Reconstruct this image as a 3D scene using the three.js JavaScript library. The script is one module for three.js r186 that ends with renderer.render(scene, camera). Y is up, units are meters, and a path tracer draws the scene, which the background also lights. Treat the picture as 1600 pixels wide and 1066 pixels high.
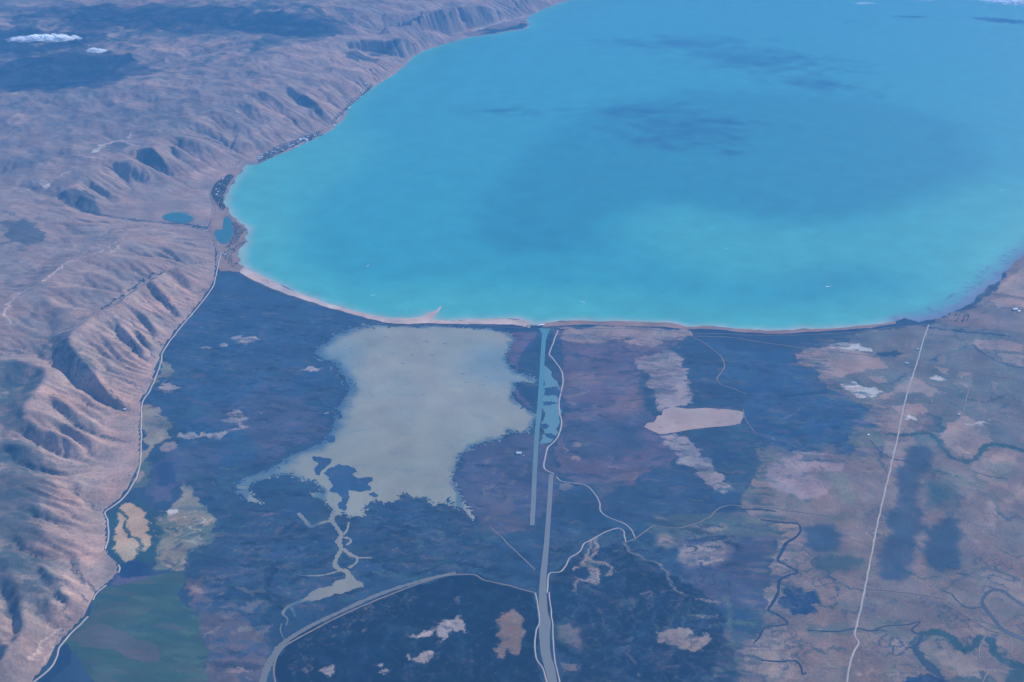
import * as THREE from 'three';
import { mergeGeometries } from 'three/addons/utils/BufferGeometryUtils.js';
import { createNoise2D } from 'simplex-noise';

// ---------------------------------------------------------------- camera, sky, sun, exposure
const scene = new THREE.Scene();
const CAM_H = 7000, PITCH = 28.5 * Math.PI / 180, FOCAL = 1900;      // metres above the lake; focal length in pixels of the 1600 px picture
const camera = new THREE.PerspectiveCamera(2 * Math.atan(533 / FOCAL) * 180 / Math.PI, 1024 / 682, 10, 200000);
camera.position.set(0, CAM_H, 0);
camera.lookAt(0, CAM_H - Math.sin(PITCH) * 1000, -Math.cos(PITCH) * 1000);
scene.add(camera);

const SUN_AZ = 42 * Math.PI / 180, SUN_EL = 33 * Math.PI / 180;       // from the far right: the lake lies south, the afternoon sun south-west
const sunDir = new THREE.Vector3(Math.sin(SUN_AZ) * Math.cos(SUN_EL), Math.sin(SUN_EL), -Math.cos(SUN_AZ) * Math.cos(SUN_EL));
const sun = new THREE.DirectionalLight(new THREE.Color().setRGB(1, 0.95, 0.87), 5);
sun.position.copy(sunDir).multiplyScalar(40000).add(new THREE.Vector3(0, 0, -16000));
sun.target.position.set(0, 0, -16000);
sun.castShadow = true;
sun.shadow.mapSize.set(4096, 4096);
Object.assign(sun.shadow.camera, { left: -22000, right: 22000, top: 22000, bottom: -22000, near: 1000, far: 90000 });
sun.shadow.radius = 1;
scene.add(sun, sun.target);

{ // clear deep blue air seen from high up, paler towards the horizon
  const W = 256, H = 128, d = new Float32Array(W * H * 4);
  for (let j = 0; j < H; j++) for (let i = 0; i < W; i++) {
    const y = Math.sin(((j + 0.5) / H - 0.5) * Math.PI), t = Math.pow(1 - Math.max(0, y), 3), o = (j * W + i) * 4;
    d[o] = 0.09 + 0.26 * t; d[o + 1] = 0.21 + 0.30 * t; d[o + 2] = 0.50 + 0.28 * t; d[o + 3] = 1;
  }
  const t = new THREE.DataTexture(d, W, H, THREE.RGBAFormat, THREE.FloatType);
  t.mapping = THREE.EquirectangularReflectionMapping; t.magFilter = THREE.LinearFilter; t.wrapS = THREE.RepeatWrapping; t.needsUpdate = true;
  scene.background = t; scene.environment = t;
}
scene.fog = new THREE.FogExp2(new THREE.Color().setRGB(0.135, 0.47, 1.0), 2.3e-5);   // blue summer haze between the plane and the ground

const renderer = new THREE.WebGLRenderer({ antialias: true });
renderer.setSize(1024, 682);
renderer.toneMapping = THREE.LinearToneMapping;
renderer.toneMappingExposure = 1.45;
renderer.shadowMap.enabled = true;

// ---------------------------------------------------------------- helpers
let seed = 12345;
const rnd = () => { seed = (seed * 1664525 + 1013904223) >>> 0; return seed / 4294967296; };
const reseed = (s) => { seed = s >>> 0; };
const rr = (a, b) => a + (b - a) * rnd();
const n2 = createNoise2D(rnd), n2b = createNoise2D(rnd);
const fbm = (x, y, o = 4) => { let s = 0, a = 0.5; for (let i = 0; i < o; i++) { s += a * n2(x, y); x = x * 2.03 + 17.1; y = y * 2.03 - 9.7; a *= 0.5; } return s; };
const clamp = (x, a = 0, b = 1) => Math.min(b, Math.max(a, x));
const sstep = (a, b, x) => { const t = clamp((x - a) / (b - a)); return t * t * (3 - 2 * t); };
const SP = Math.sin(PITCH), CP = Math.cos(PITCH);
// the point of the world at height h that the survey photograph shows at (px, py)
function P(px, py, h = 0) {
  const a = px - 800, b = py - 533, dy = -FOCAL * SP - b * CP, dz = -FOCAL * CP + b * SP, t = (h - CAM_H) / dy;
  return [a * t, dz * t];
}
const Ps = (list, h = 0) => list.map((p) => P(p[0], p[1], h));
// breaks the straight runs of an outline into natural, uneven ones (metres)
function rough(pts, amp = 0.1, minLen = 25, closed = true) {
  let cur = pts.map((p) => [p[0], p[1]]);
  for (let k = 0; k < 6; k++) {
    const out = [], n = cur.length; let split = false;
    for (let i = 0; i < (closed ? n : n - 1); i++) {
      const a = cur[i], b = cur[(i + 1) % n], dx = b[0] - a[0], dz = b[1] - a[1], L = Math.hypot(dx, dz);
      out.push(a);
      if (L > minLen) { const o = (rnd() - 0.5) * 2 * amp; out.push([(a[0] + b[0]) / 2 - dz * o, (a[1] + b[1]) / 2 + dx * o]); split = true; }
    }
    if (!closed) out.push(cur[n - 1]);
    cur = out; if (!split) break;
  }
  return cur;
}
function smooth(pts, step = 40, closed = false) {
  const c = new THREE.CatmullRomCurve3(pts.map((p) => new THREE.Vector3(p[0], p[2] ?? 0, p[1])), closed, 'centripetal');
  const n = Math.max(2, Math.ceil(c.getLength() / step)), out = [];
  for (let i = 0; i <= n - (closed ? 1 : 0); i++) { const v = c.getPoint(i / n); out.push([v.x, v.z, v.y]); }
  return out;
}
const used = {};
function numbered(name) { const k = used[name] = (used[name] ?? -1) + 1; return k ? name + '_' + String(k).padStart(3, '0') : name; }
function add(o, name, data, parent = scene) {
  o.name = parent === scene ? numbered(name) : name; Object.assign(o.userData, data ?? {});
  o.traverse((m) => { if (m.isMesh) { m.castShadow = true; m.receiveShadow = true; } });
  parent.add(o); return o;
}
const structure = (label, category) => ({ kind: 'structure', label, category });
// a level sheet with the outline pts (world metres)
function sheetGeo(pts, y) {
  const area = THREE.ShapeUtils.area(pts.map((p) => new THREE.Vector2(p[0], p[1])));
  const ring = (area > 0 ? [...pts].reverse() : pts).map((p) => new THREE.Vector2(p[0], p[1]));
  const f = THREE.ShapeUtils.triangulateShape(ring, []), g = new THREE.BufferGeometry(), n = ring.length;
  const pos = new Float32Array(n * 3), nor = new Float32Array(n * 3), uv = new Float32Array(n * 2);
  ring.forEach((p, i) => { pos.set([p.x, y, p.y], i * 3); nor.set([0, 1, 0], i * 3); uv.set([p.x, p.y], i * 2); });
  g.setAttribute('position', new THREE.BufferAttribute(pos, 3)); g.setAttribute('normal', new THREE.BufferAttribute(nor, 3)); g.setAttribute('uv', new THREE.BufferAttribute(uv, 2));
  g.setIndex(f.map(([a, b, c]) => { const A = ring[a], B = ring[b], D = ring[c]; return (B.x - A.x) * (D.y - A.y) - (B.y - A.y) * (D.x - A.x) > 0 ? [a, c, b] : [a, b, c]; }).flat()); return g;
}
// a low bank along a line of [x, z, halfWidth, y]: flat top with sloping shoulders
function bankGeo(line, rise = 3, shoulder = 6) {
  const pos = [], uv = [], idx = []; let run = 0;
  line.forEach((p, i) => {
    const a = line[Math.max(0, i - 1)], b = line[Math.min(line.length - 1, i + 1)], L = Math.hypot(b[0] - a[0], b[1] - a[1]) || 1, nx = -(b[1] - a[1]) / L, nz = (b[0] - a[0]) / L;
    if (i) run += Math.hypot(p[0] - line[i - 1][0], p[1] - line[i - 1][1]);
    const w = p[2], y = p[3];
    for (const [o, dy] of [[-w - shoulder, -rise], [-w, 0], [0, 0.3], [w, 0], [w + shoulder, -rise]]) { pos.push(p[0] + nx * o, y + dy, p[1] + nz * o); uv.push(run / 40, o / 40); }
    if (i) for (let k = 0; k < 4; k++) { const q = (i - 1) * 5 + k; idx.push(q, q + 1, q + 5, q + 1, q + 6, q + 5); }
  });
  const g = new THREE.BufferGeometry();
  g.setAttribute('position', new THREE.Float32BufferAttribute(pos, 3)); g.setAttribute('uv', new THREE.Float32BufferAttribute(uv, 2)); g.setIndex(idx); g.computeVertexNormals();
  if (g.attributes.normal.getY(2) < 0) { const a = g.index.array; for (let i = 0; i < a.length; i += 3) [a[i], a[i + 1]] = [a[i + 1], a[i]]; g.computeVertexNormals(); }
  return g;
}
const lin = (c) => (c <= 0.04045 ? c / 12.92 : Math.pow((c + 0.055) / 1.055, 2.4));
const LIN = new Float32Array(256).map((_, i) => lin(i / 255));
// a texture over the rectangle x0..x1, z0..z1 (metres): paint(ctx) lays down what grows or lies there, then noise frays every edge and mottles every tone
function landTexture(W, H, [x0, x1, z0, z1], paint, { warp = 22, warpScale = 160, mottle = 0.16, fine = 0.10, fineScale = 45, fray = 0 } = {}) {
  const c = document.createElement('canvas'); c.width = W; c.height = H;
  const ctx = c.getContext('2d'); const sx = W / (x1 - x0), sz = H / (z1 - z0);
  ctx.setTransform(sx, 0, 0, sz, -x0 * sx, -z0 * sz); ctx.lineJoin = 'round'; ctx.lineCap = 'round';
  paint(ctx, (m) => `blur(${(m * sx).toFixed(2)}px)`);
  const src = ctx.getImageData(0, 0, W, H).data, out = new Uint8Array(W * H * 4);
  for (let j = 0; j < H; j++) for (let i = 0; i < W; i++) {
    const x = x0 + (i + 0.5) / sx, z = z0 + (j + 0.5) / sz;
    const jx = (rnd() + rnd() - 1) * fray, jz = (rnd() + rnd() - 1) * fray, r3 = jx + n2b(x / 21, z / 21) * warp * 0.3, r4 = jz + n2(x / 23 + 7, z / 23) * warp * 0.3, wx = r3 + n2(x / warpScale, z / warpScale) * warp + n2(x / warpScale * 3.1 + 40, z / warpScale * 3.1) * warp * 0.45, wz = r4 + n2b(x / warpScale, z / warpScale) * warp + n2b(x / warpScale * 3.1, z / warpScale * 3.1 + 40) * warp * 0.45;
    const u = clamp((x + wx - x0) * sx - 0.5, 0, W - 1.001), v = clamp((z + wz - z0) * sz - 0.5, 0, H - 1.001), a = u | 0, b = v | 0, fx = u - a, fz = v - b, q = (b * W + a) * 4;
    const m = 1 + mottle * (fbm(x / 620, z / 620, 4) * 1.6) + fine * (n2(x / fineScale, z / fineScale) * 0.6 + n2b(x / fineScale * 2.3, z / fineScale * 2.3) * 0.5 + (rnd() - 0.5) * 0.5), hue = fbm(x / 900 + 50, z / 900 + 50, 3) * mottle * 0.5;
    for (let k = 0; k < 3; k++) {
      const s = (src[q + k] * (1 - fx) + src[q + 4 + k] * fx) * (1 - fz) + (src[q + W * 4 + k] * (1 - fx) + src[q + W * 4 + 4 + k] * fx) * fz;
      out[(j * W + i) * 4 + k] = clamp(s * (1 + (m - 1) * 0.6) * (1 + (k === 0 ? hue : k === 2 ? -hue * 0.4 : 0)), 0, 255);
    }
    out[(j * W + i) * 4 + 3] = 255;
  }
  const t = new THREE.DataTexture(out, W, H); t.colorSpace = THREE.SRGBColorSpace; t.magFilter = THREE.LinearFilter; t.minFilter = THREE.LinearMipmapLinearFilter; t.generateMipmaps = true; t.needsUpdate = true;
  return t;
}
// painting helpers, in metres
const trace = (ctx, pts) => { ctx.beginPath(); pts.forEach((p, i) => (i ? ctx.lineTo(p[0], p[1]) : ctx.moveTo(p[0], p[1]))); };
function patch(ctx, color, px, amp = 0.16, alpha = 1) { trace(ctx, rough(Ps(px), amp, 30)); ctx.closePath(); ctx.globalAlpha = alpha; ctx.fillStyle = color; ctx.fill(); ctx.globalAlpha = 1; }
function line(ctx, color, px, width, alpha = 1, amp = 0.06) { trace(ctx, rough(smooth(Ps(px), 60), amp, 40, false)); ctx.globalAlpha = alpha; ctx.strokeStyle = color; ctx.lineWidth = width; ctx.stroke(); ctx.globalAlpha = 1; }
function inside(p, poly) { let c = false; for (let i = 0, j = poly.length - 1; i < poly.length; j = i++) { const a = poly[i], b = poly[j]; if ((a[1] > p[1]) !== (b[1] > p[1]) && p[0] < ((b[0] - a[0]) * (p[1] - a[1])) / (b[1] - a[1]) + a[0]) c = !c; } return c; }
function blob(x, z, r, k = 1.8, turn = null) { const n = 9, a0 = turn ?? rnd() * 6.28, out = []; for (let i = 0; i < n; i++) { const a = i / n * 6.283, q = r * rr(0.55, 1.25); const u = Math.cos(a) * q * k, v = Math.sin(a) * q / k; out.push([x + u * Math.cos(a0) - v * Math.sin(a0), z + u * Math.sin(a0) + v * Math.cos(a0)]); } return out; }
// scatters small irregular spots of the given colours over an outline
function spots(ctx, colors, px, n, r0, r1, alpha = 0.8, k = 1.6, turn = null) {
  const poly = Ps(px), xs = poly.map((p) => p[0]), zs = poly.map((p) => p[1]), bx = [Math.min(...xs), Math.max(...xs), Math.min(...zs), Math.max(...zs)];
  for (let i = 0, t = 0; i < n && t < n * 20; t++) {
    const p = [rr(bx[0], bx[1]), rr(bx[2], bx[3])];
    if (!inside(p, poly)) continue;
    i++; trace(ctx, blob(p[0], p[1], r0 + (r1 - r0) * Math.pow(rnd(), 2.2), k * rr(0.7, 1.3), turn === null ? null : turn + rr(-0.35, 0.35))); ctx.closePath(); ctx.globalAlpha = alpha * rr(0.5, 1); ctx.fillStyle = colors[(rnd() * colors.length) | 0]; ctx.fill();
  }
  ctx.globalAlpha = 1;
}
// what grows or lies on the land (base colours); two dark ones also paint hill shade
const C = {
  sage: '#8a7467', sageDark: '#5a544e', sageGrey: '#786b65', grass: '#9a7f6b', clay: '#ac8a79', brushAndShade: '#43474a', forestAndShade: '#22343a', ledge: '#c4ab98', salt: '#c9baad',
  marsh: '#2e3e4e', marshB: '#31475f', marshT: '#37544f', marshD: '#222f3c', marshP: '#5c4e5c', wet: '#22334f', deep: '#101a26',
  meadow: '#62524f', brown: '#634f58', brownL: '#7a6260', pasture: '#7b675a', pastureG: '#5f6059', olive: '#5c6450', teal: '#2c4446', tealL: '#525a50', mixed: '#857860', tan: '#a28672', flat: '#b0916f', sandy: '#977c6b', pale: '#927a76', field: '#7a6a60',
  sandBeach: '#c0a797', spit: '#c0b2a8', gravel: '#a89a8d', dirtTint: '#c4bcb6', mown: '#a68d80', mownD: '#5f5258', crop: '#3b5040', cropB: '#31463d', cropL: '#50614e', fallow: '#504f47', mud: '#ad9584', mound: '#946f54',
};
const W = { deep: '#238590', base: '#349ba0', drowned: '#446070', milk: '#5ab4a6', blue: '#2c7a90', sand: '#c9b4a8', weed: '#5c6384', weedD: '#3a4070', lagoon: '#a09984', lagoonL: '#a8a18e', lagoonG: '#978f79', lagoonB: '#7a9096', canalTop: '#4f7f82', canalGrey: '#74726b', pool: '#5f7f80', ditch: '#6f6a60', pond: '#2a6468', slough: '#1b2a3c' };
// ---------------------------------------------------------------- the eastern hills (left in the picture): a height field from ridges and gullies, then worn by running water
// the foot of the hills along the valley road, then along the lake shore
const FOOT = [[20, 1120], [52, 1063], [75, 1036], [88, 1012], [105, 990], [134, 960], [140, 945], [150, 925], [163, 916], [184, 895], [186, 886], [172, 872], [164, 858], [166, 842], [166, 815], [161, 800], [173, 790], [188, 778], [203, 757], [213, 735], [217, 700], [217, 660], [219, 628], [230, 610], [238, 592], [248, 565], [250, 550], [260, 534], [278, 510], [298, 488], [316, 465], [330, 445], [334, 430], [336, 412], [339, 398], [334, 375], [327, 358], [331, 340], [332, 318], [327, 300], [338, 284], [362, 270], [383, 258]];
const SHORE_E = [[405, 257], [430, 245], [465, 230], [495, 217], [520, 203], [540, 185], [546, 168], [560, 155], [590, 133], [612, 120], [625, 110], [640, 97], [648, 88], [665, 78], [700, 68], [735, 58], [760, 55], [790, 50], [822, 45], [831, 38], [824, 30], [838, 20], [862, 10], [893, 0], [930, -9], [975, -20], [1030, -40], [1070, -60]];
const HB = [-15500, 4500, -39000, -5600], HD = 25, HW = Math.round((HB[1] - HB[0]) / HD) + 1, HH = Math.round((HB[3] - HB[2]) / HD) + 1;
const H = new Float32Array(HW * HH), land = new Uint8Array(HW * HH);
{
  reseed(77);
  const edge = [...rough(Ps(FOOT.map(([x, y]) => [y > 400 ? x + 2.5 : x, y]), 2), 0.04, 60, false), ...rough(Ps(SHORE_E, 1), 0.07, 60, false)];
  const outline = [...edge, [HB[0] - 100, edge[edge.length - 1][1]], [HB[0] - 100, HB[3] + 500], [edge[0][0], HB[3] + 500]];
  const c = document.createElement('canvas'); c.width = HW; c.height = HH; const ctx = c.getContext('2d');
  ctx.setTransform(1 / HD, 0, 0, 1 / HD, -HB[0] / HD, -HB[2] / HD); ctx.fillStyle = '#fff'; trace(ctx, outline); ctx.closePath(); ctx.fill();
  const d = ctx.getImageData(0, 0, HW, HH).data;
  for (let i = 0; i < HW * HH; i++) land[i] = d[i * 4 + 3] > 127 ? 1 : 0;
}
// [x, y, height] along each crest or gully, as the photograph shows them
const LINES = [
  // creek bed, the crest that hides it, the escarpment behind the front range
  [[325, 356, 6], [280, 353, 16], [240, 349, 28], [200, 343, 45], [165, 338, 70], [140, 332, 110], [115, 323, 160], [85, 312, 200], [50, 300, 230], [0, 285, 270], [-60, 270, 320]],
  [[318, 361, 22], [280, 357, 40], [240, 352, 70], [200, 348, 105], [160, 345, 150], [130, 338, 215], [110, 329, 270], [92, 323, 300], [68, 324, 320], [45, 322, 330], [0, 332, 340], [-60, 345, 380]],
  [[300, 378, 110], [250, 372, 200], [212, 370, 270], [190, 379, 330], [150, 396, 380], [112, 406, 400], [76, 430, 420], [45, 455, 440], [10, 480, 450], [-60, 520, 470]],
  [[160, 372, 240], [120, 390, 270], [70, 410, 300], [20, 432, 330], [-60, 470, 350]],
  [[60, 360, 330], [0, 375, 370], [-60, 395, 390]],
  // rounded lobes and the gullies between them
  [[190, 374, 320], [235, 379, 260], [275, 392, 180], [320, 402, 60], [334, 405, 14]], [[160, 400, 360], [210, 404, 310], [238, 419, 250]], [[140, 424, 390], [165, 429, 350], [196, 446, 290]], [[88, 448, 420], [120, 447, 390], [150, 451, 350], [181, 457, 295]], [[40, 465, 440], [78, 464, 420], [102, 487, 370], [128, 492, 340]],
  [[200, 390, 280], [240, 405, 220], [262, 413, 190]], [[145, 412, 350], [168, 421, 310], [202, 441, 255]], [[112, 439, 370], [142, 448, 330], [188, 455, 265]], [[86, 464, 390], [97, 472, 355], [130, 481, 310], [158, 483, 280]],
  [[130, 487, 310], [158, 483, 275], [193, 463, 250], [215, 447, 225], [253, 424, 170], [290, 411, 90], [335, 409, 8]],
  // crest of the front range
  [[332, 418, 18], [318, 416, 70], [287, 417, 190], [270, 417, 240], [250, 428, 300], [216, 450, 345], [199, 461, 360], [185, 475, 375], [170, 481, 385], [145, 492, 400], [131, 507, 410], [112, 515, 415], [103, 531, 410]],
  [[270, 418, 235], [300, 435, 110], [318, 452, 16]], [[250, 429, 290], [280, 450, 145], [303, 475, 13]], [[232, 440, 310], [262, 470, 150], [286, 497, 12]], [[216, 452, 335], [250, 490, 140], [270, 516, 11]], [[196, 466, 350], [240, 505, 150], [262, 527, 11]], [[185, 481, 360], [230, 528, 150], [252, 548, 9]], [[168, 486, 370], [200, 515, 260], [230, 540, 130], [249, 560, 9]],
  [[263, 427, 190], [285, 444, 90], [305, 459, 25], [318, 464, 6]], [[233, 453, 220], [258, 475, 90], [278, 494, 20], [288, 498, 6]], [[221, 462, 240], [248, 485, 100], [272, 502, 18], [278, 507, 6]], [[217, 492, 200], [235, 520, 90], [251, 540, 12]], [[204, 500, 240], [220, 532, 110], [240, 557, 12]], [[180, 512, 270], [206, 540, 140], [232, 567, 14], [246, 572, 5]],
  [[131, 508, 405], [165, 521, 340], [198, 545, 210], [225, 563, 80], [243, 578, 8]],
  [[103, 532, 410], [122, 554, 380], [140, 573, 330], [152, 592, 270], [164, 609, 200], [185, 626, 110], [213, 641, 9]],
  [[140, 545, 320], [170, 575, 190], [192, 592, 110], [220, 603, 25], [228, 612, 5]], [[165, 583, 210], [180, 610, 120], [196, 630, 60], [200, 641, 22]],
  // hollow behind and the gully that drains it
  [[40, 535, 330], [58, 552, 290], [85, 570, 250], [108, 586, 215], [118, 601, 175], [149, 614, 100], [154, 624, 80], [176, 634, 45], [200, 643, 18], [216, 646, 4]],
  [[75, 500, 350], [80, 530, 310], [85, 568, 255]], [[0, 545, 380], [30, 545, 345]],
  [[-40, 575, 430], [29, 565, 400], [64, 570, 380], [81, 573, 360], [97, 578, 325], [107, 589, 285], [118, 604, 235], [135, 613, 180], [155, 629, 115], [176, 642, 50], [214, 658, 7]],
  [[64, 571, 378], [71, 586, 372], [60, 605, 380], [47, 621, 390], [32, 643, 395]],
  [[55, 590, 300], [30, 610, 300], [-10, 630, 330]], [[20, 600, 320], [-30, 600, 370]], [[28, 655, 330], [0, 645, 330], [-30, 650, 350]],
  [[60, 606, 375], [100, 626, 290], [140, 651, 150], [175, 673, 35], [213, 682, 8]], [[32, 644, 390], [72, 643, 335], [110, 663, 240], [150, 686, 110], [182, 702, 25], [213, 707, 8]],
  [[86, 606, 300], [120, 632, 170], [146, 651, 80], [170, 667, 22], [190, 674, 10]], [[78, 627, 310], [97, 641, 225], [115, 661, 150], [150, 678, 65], [175, 688, 25], [198, 692, 8]],
  [[36, 654, 350], [69, 668, 305], [101, 674, 245], [122, 687, 170], [136, 702, 100], [152, 716, 40], [182, 726, 10]], [[95, 664, 235], [122, 690, 105], [136, 708, 55], [157, 719, 14], [186, 723, 7]],
  [[15, 690, 360], [47, 696, 310], [79, 707, 220], [118, 722, 105], [150, 731, 45], [190, 739, 8]], [[58, 685, 240], [85, 700, 150], [110, 716, 70], [145, 724, 28], [180, 731, 10]], [[30, 672, 300], [58, 685, 240]],
  [[15, 738, 340], [50, 742, 290], [76, 748, 240], [110, 775, 125], [143, 798, 35], [160, 803, 8]], [[95, 745, 150], [118, 766, 70], [136, 786, 28], [157, 799, 6]], [[130, 742, 90], [165, 758, 30], [195, 768, 9]],
  [[10, 700, 300], [30, 725, 270], [55, 730, 230], [85, 735, 160]],
  [[42, 767, 290], [80, 793, 205], [115, 818, 95], [150, 834, 12]], [[72, 778, 210], [86, 793, 160], [110, 806, 85], [145, 818, 14]], [[-10, 770, 330], [42, 767, 290]],
  [[81, 830, 205], [120, 856, 75], [152, 874, 10]], [[-20, 800, 300], [20, 815, 270], [81, 830, 205]], [[85, 850, 140], [110, 868, 90], [120, 898, 45], [148, 925, 6]], [[115, 870, 110], [140, 885, 55], [170, 900, 10]],
  [[60, 880, 210], [92, 898, 150], [130, 911, 55], [145, 922, 8]], [[45, 905, 210], [74, 915, 170], [98, 926, 115], [126, 940, 45], [138, 948, 6]], [[96, 910, 105], [120, 928, 50], [140, 943, 5]], [[75, 932, 160], [97, 947, 90], [113, 968, 14]], [[84, 924, 115], [98, 938, 75], [104, 956, 42], [115, 968, 6]],
  [[30, 955, 200], [56, 970, 135], [79, 982, 58], [98, 998, 7]], [[52, 945, 135], [61, 964, 88], [84, 979, 36], [98, 993, 6]], [[38, 985, 160], [45, 1010, 90], [70, 1030, 22]],
  [[40, 835, 240], [45, 860, 200], [60, 890, 160], [70, 915, 130], [84, 924, 110]], [[0, 870, 290], [30, 873, 245], [42, 885, 220]], [[-10, 900, 230], [0, 920, 200], [12, 950, 150], [18, 985, 110], [8, 1020, 85], [-10, 1050, 70]], [[10, 885, 260], [30, 920, 230], [36, 960, 205], [34, 1000, 160], [28, 1040, 80]], [[-40, 940, 290], [0, 955, 250], [5, 1000, 190], [-10, 1040, 160]],
  // hills beyond the creek
  [[62, 322, 225], [85, 306, 280], [108, 296, 310], [131, 279, 345], [150, 268, 340], [172, 257, 340], [195, 251, 360], [210, 250, 350]], [[125, 302, 300], [150, 316, 175], [180, 326, 62]], [[131, 280, 340], [156, 291, 230], [186, 306, 110], [208, 313, 55]], [[152, 269, 335], [176, 280, 240], [204, 302, 80]], [[168, 262, 330], [188, 285, 190], [214, 297, 85]], [[196, 252, 355], [226, 271, 200], [248, 284, 90]], [[210, 250, 345], [243, 264, 215], [275, 276, 80]],
  [[140, 290, 230], [160, 305, 120], [176, 318, 65]], [[180, 268, 235], [197, 284, 130], [205, 300, 72]], [[192, 268, 230], [222, 288, 82]], [[92, 325, 190], [110, 318, 185], [125, 312, 190]],
  [[165, 222, 350], [190, 231, 350], [214, 237, 390], [235, 233, 440]], [[235, 234, 438], [250, 245, 345], [264, 264, 190], [278, 278, 75]], [[235, 233, 438], [270, 229, 350], [300, 238, 200], [340, 262, 40]], [[215, 246, 290], [240, 262, 210], [262, 272, 130]],
  [[270, 243, 210], [300, 262, 90], [320, 283, 14]], [[270, 300, 45], [300, 300, 24], [325, 305, 8]], [[230, 320, 45], [270, 328, 26], [318, 330, 8]],
  [[100, 250, 330], [60, 285, 320], [0, 300, 330]], [[0, 250, 400], [60, 240, 400], [120, 235, 400], [150, 240, 370]], [[0, 225, 420], [90, 205, 440], [150, 200, 440]],
  // shore slope and the plateau far behind
  [[270, 225, 330], [300, 218, 330], [330, 228, 210], [365, 245, 60], [385, 256, 8]], [[250, 208, 400], [285, 192, 430], [330, 200, 330], [375, 228, 120], [405, 246, 18]], [[300, 180, 450], [340, 178, 430], [380, 195, 290], [420, 225, 90], [445, 236, 12]], [[345, 160, 470], [380, 160, 450], [410, 180, 300], [450, 212, 80], [470, 226, 12]], [[390, 145, 490], [420, 150, 450], [450, 168, 290], [490, 200, 70], [502, 212, 10]], [[430, 120, 510], [462, 142, 430], [490, 160, 290], [520, 186, 90], [530, 194, 12]], [[300, 150, 500], [250, 165, 490], [200, 180, 470]],
  [[295, 205, 330], [335, 218, 200], [370, 238, 70]], [[330, 190, 360], [375, 212, 190], [405, 236, 50]], [[370, 172, 370], [415, 202, 170], [440, 226, 40]], [[410, 160, 380], [455, 190, 150], [482, 214, 30]], [[450, 150, 350], [490, 178, 150], [517, 198, 25]],
  [[487, 92, 470], [510, 80, 480], [550, 66, 490], [600, 62, 440], [640, 68, 250], [662, 77, 20]], [[487, 92, 470], [500, 100, 430], [540, 95, 360], [590, 100, 180], [632, 103, 15]], [[520, 110, 380], [560, 112, 270], [600, 122, 60]], [[500, 125, 400], [540, 132, 260], [575, 141, 20]], [[545, 80, 340], [590, 82, 210], [640, 92, 20]], [[530, 104, 320], [580, 108, 180], [615, 116, 15]], [[500, 140, 330], [535, 152, 150], [552, 160, 12]],
  [[640, 40, 420], [665, 25, 500], [690, 17, 540], [698, 24, 440], [708, 32, 200], [722, 44, 34]], [[705, 58, 10], [716, 51, 30], [745, 44, 26], [780, 36, 26], [812, 27, 22]], [[735, 50, 16], [770, 42, 16], [812, 33, 12]], [[690, 17, 540], [740, 10, 430], [780, 16, 260], [800, 22, 90]], [[640, 50, 300], [680, 50, 160], [706, 57, 20]], [[820, -5, 300], [850, 2, 120], [865, 8, 12]], [[600, 45, 470], [640, 40, 430]],
  [[560, 55, 380], [590, 54, 330], [640, 54, 210]], [[0, 150, 560], [100, 150, 560], [200, 140, 550], [300, 120, 560], [380, 100, 560], [450, 80, 560]], [[0, 100, 560], [120, 95, 600], [250, 85, 590], [350, 70, 590], [430, 50, 600]], [[-100, 50, 640], [100, 40, 650], [300, 30, 650], [450, 15, 640], [560, 20, 580], [640, 0, 560]], [[-150, 0, 680], [200, -20, 700], [500, -30, 680], [760, -40, 600], [950, -50, 350]],
  [[0, 190, 480], [100, 180, 470], [220, 160, 480]], [[0, 125, 500], [150, 122, 500], [280, 100, 520], [380, 82, 530]], [[0, 70, 560], [200, 65, 560], [380, 45, 560], [480, 40, 540], [540, 40, 500]],
];
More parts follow.
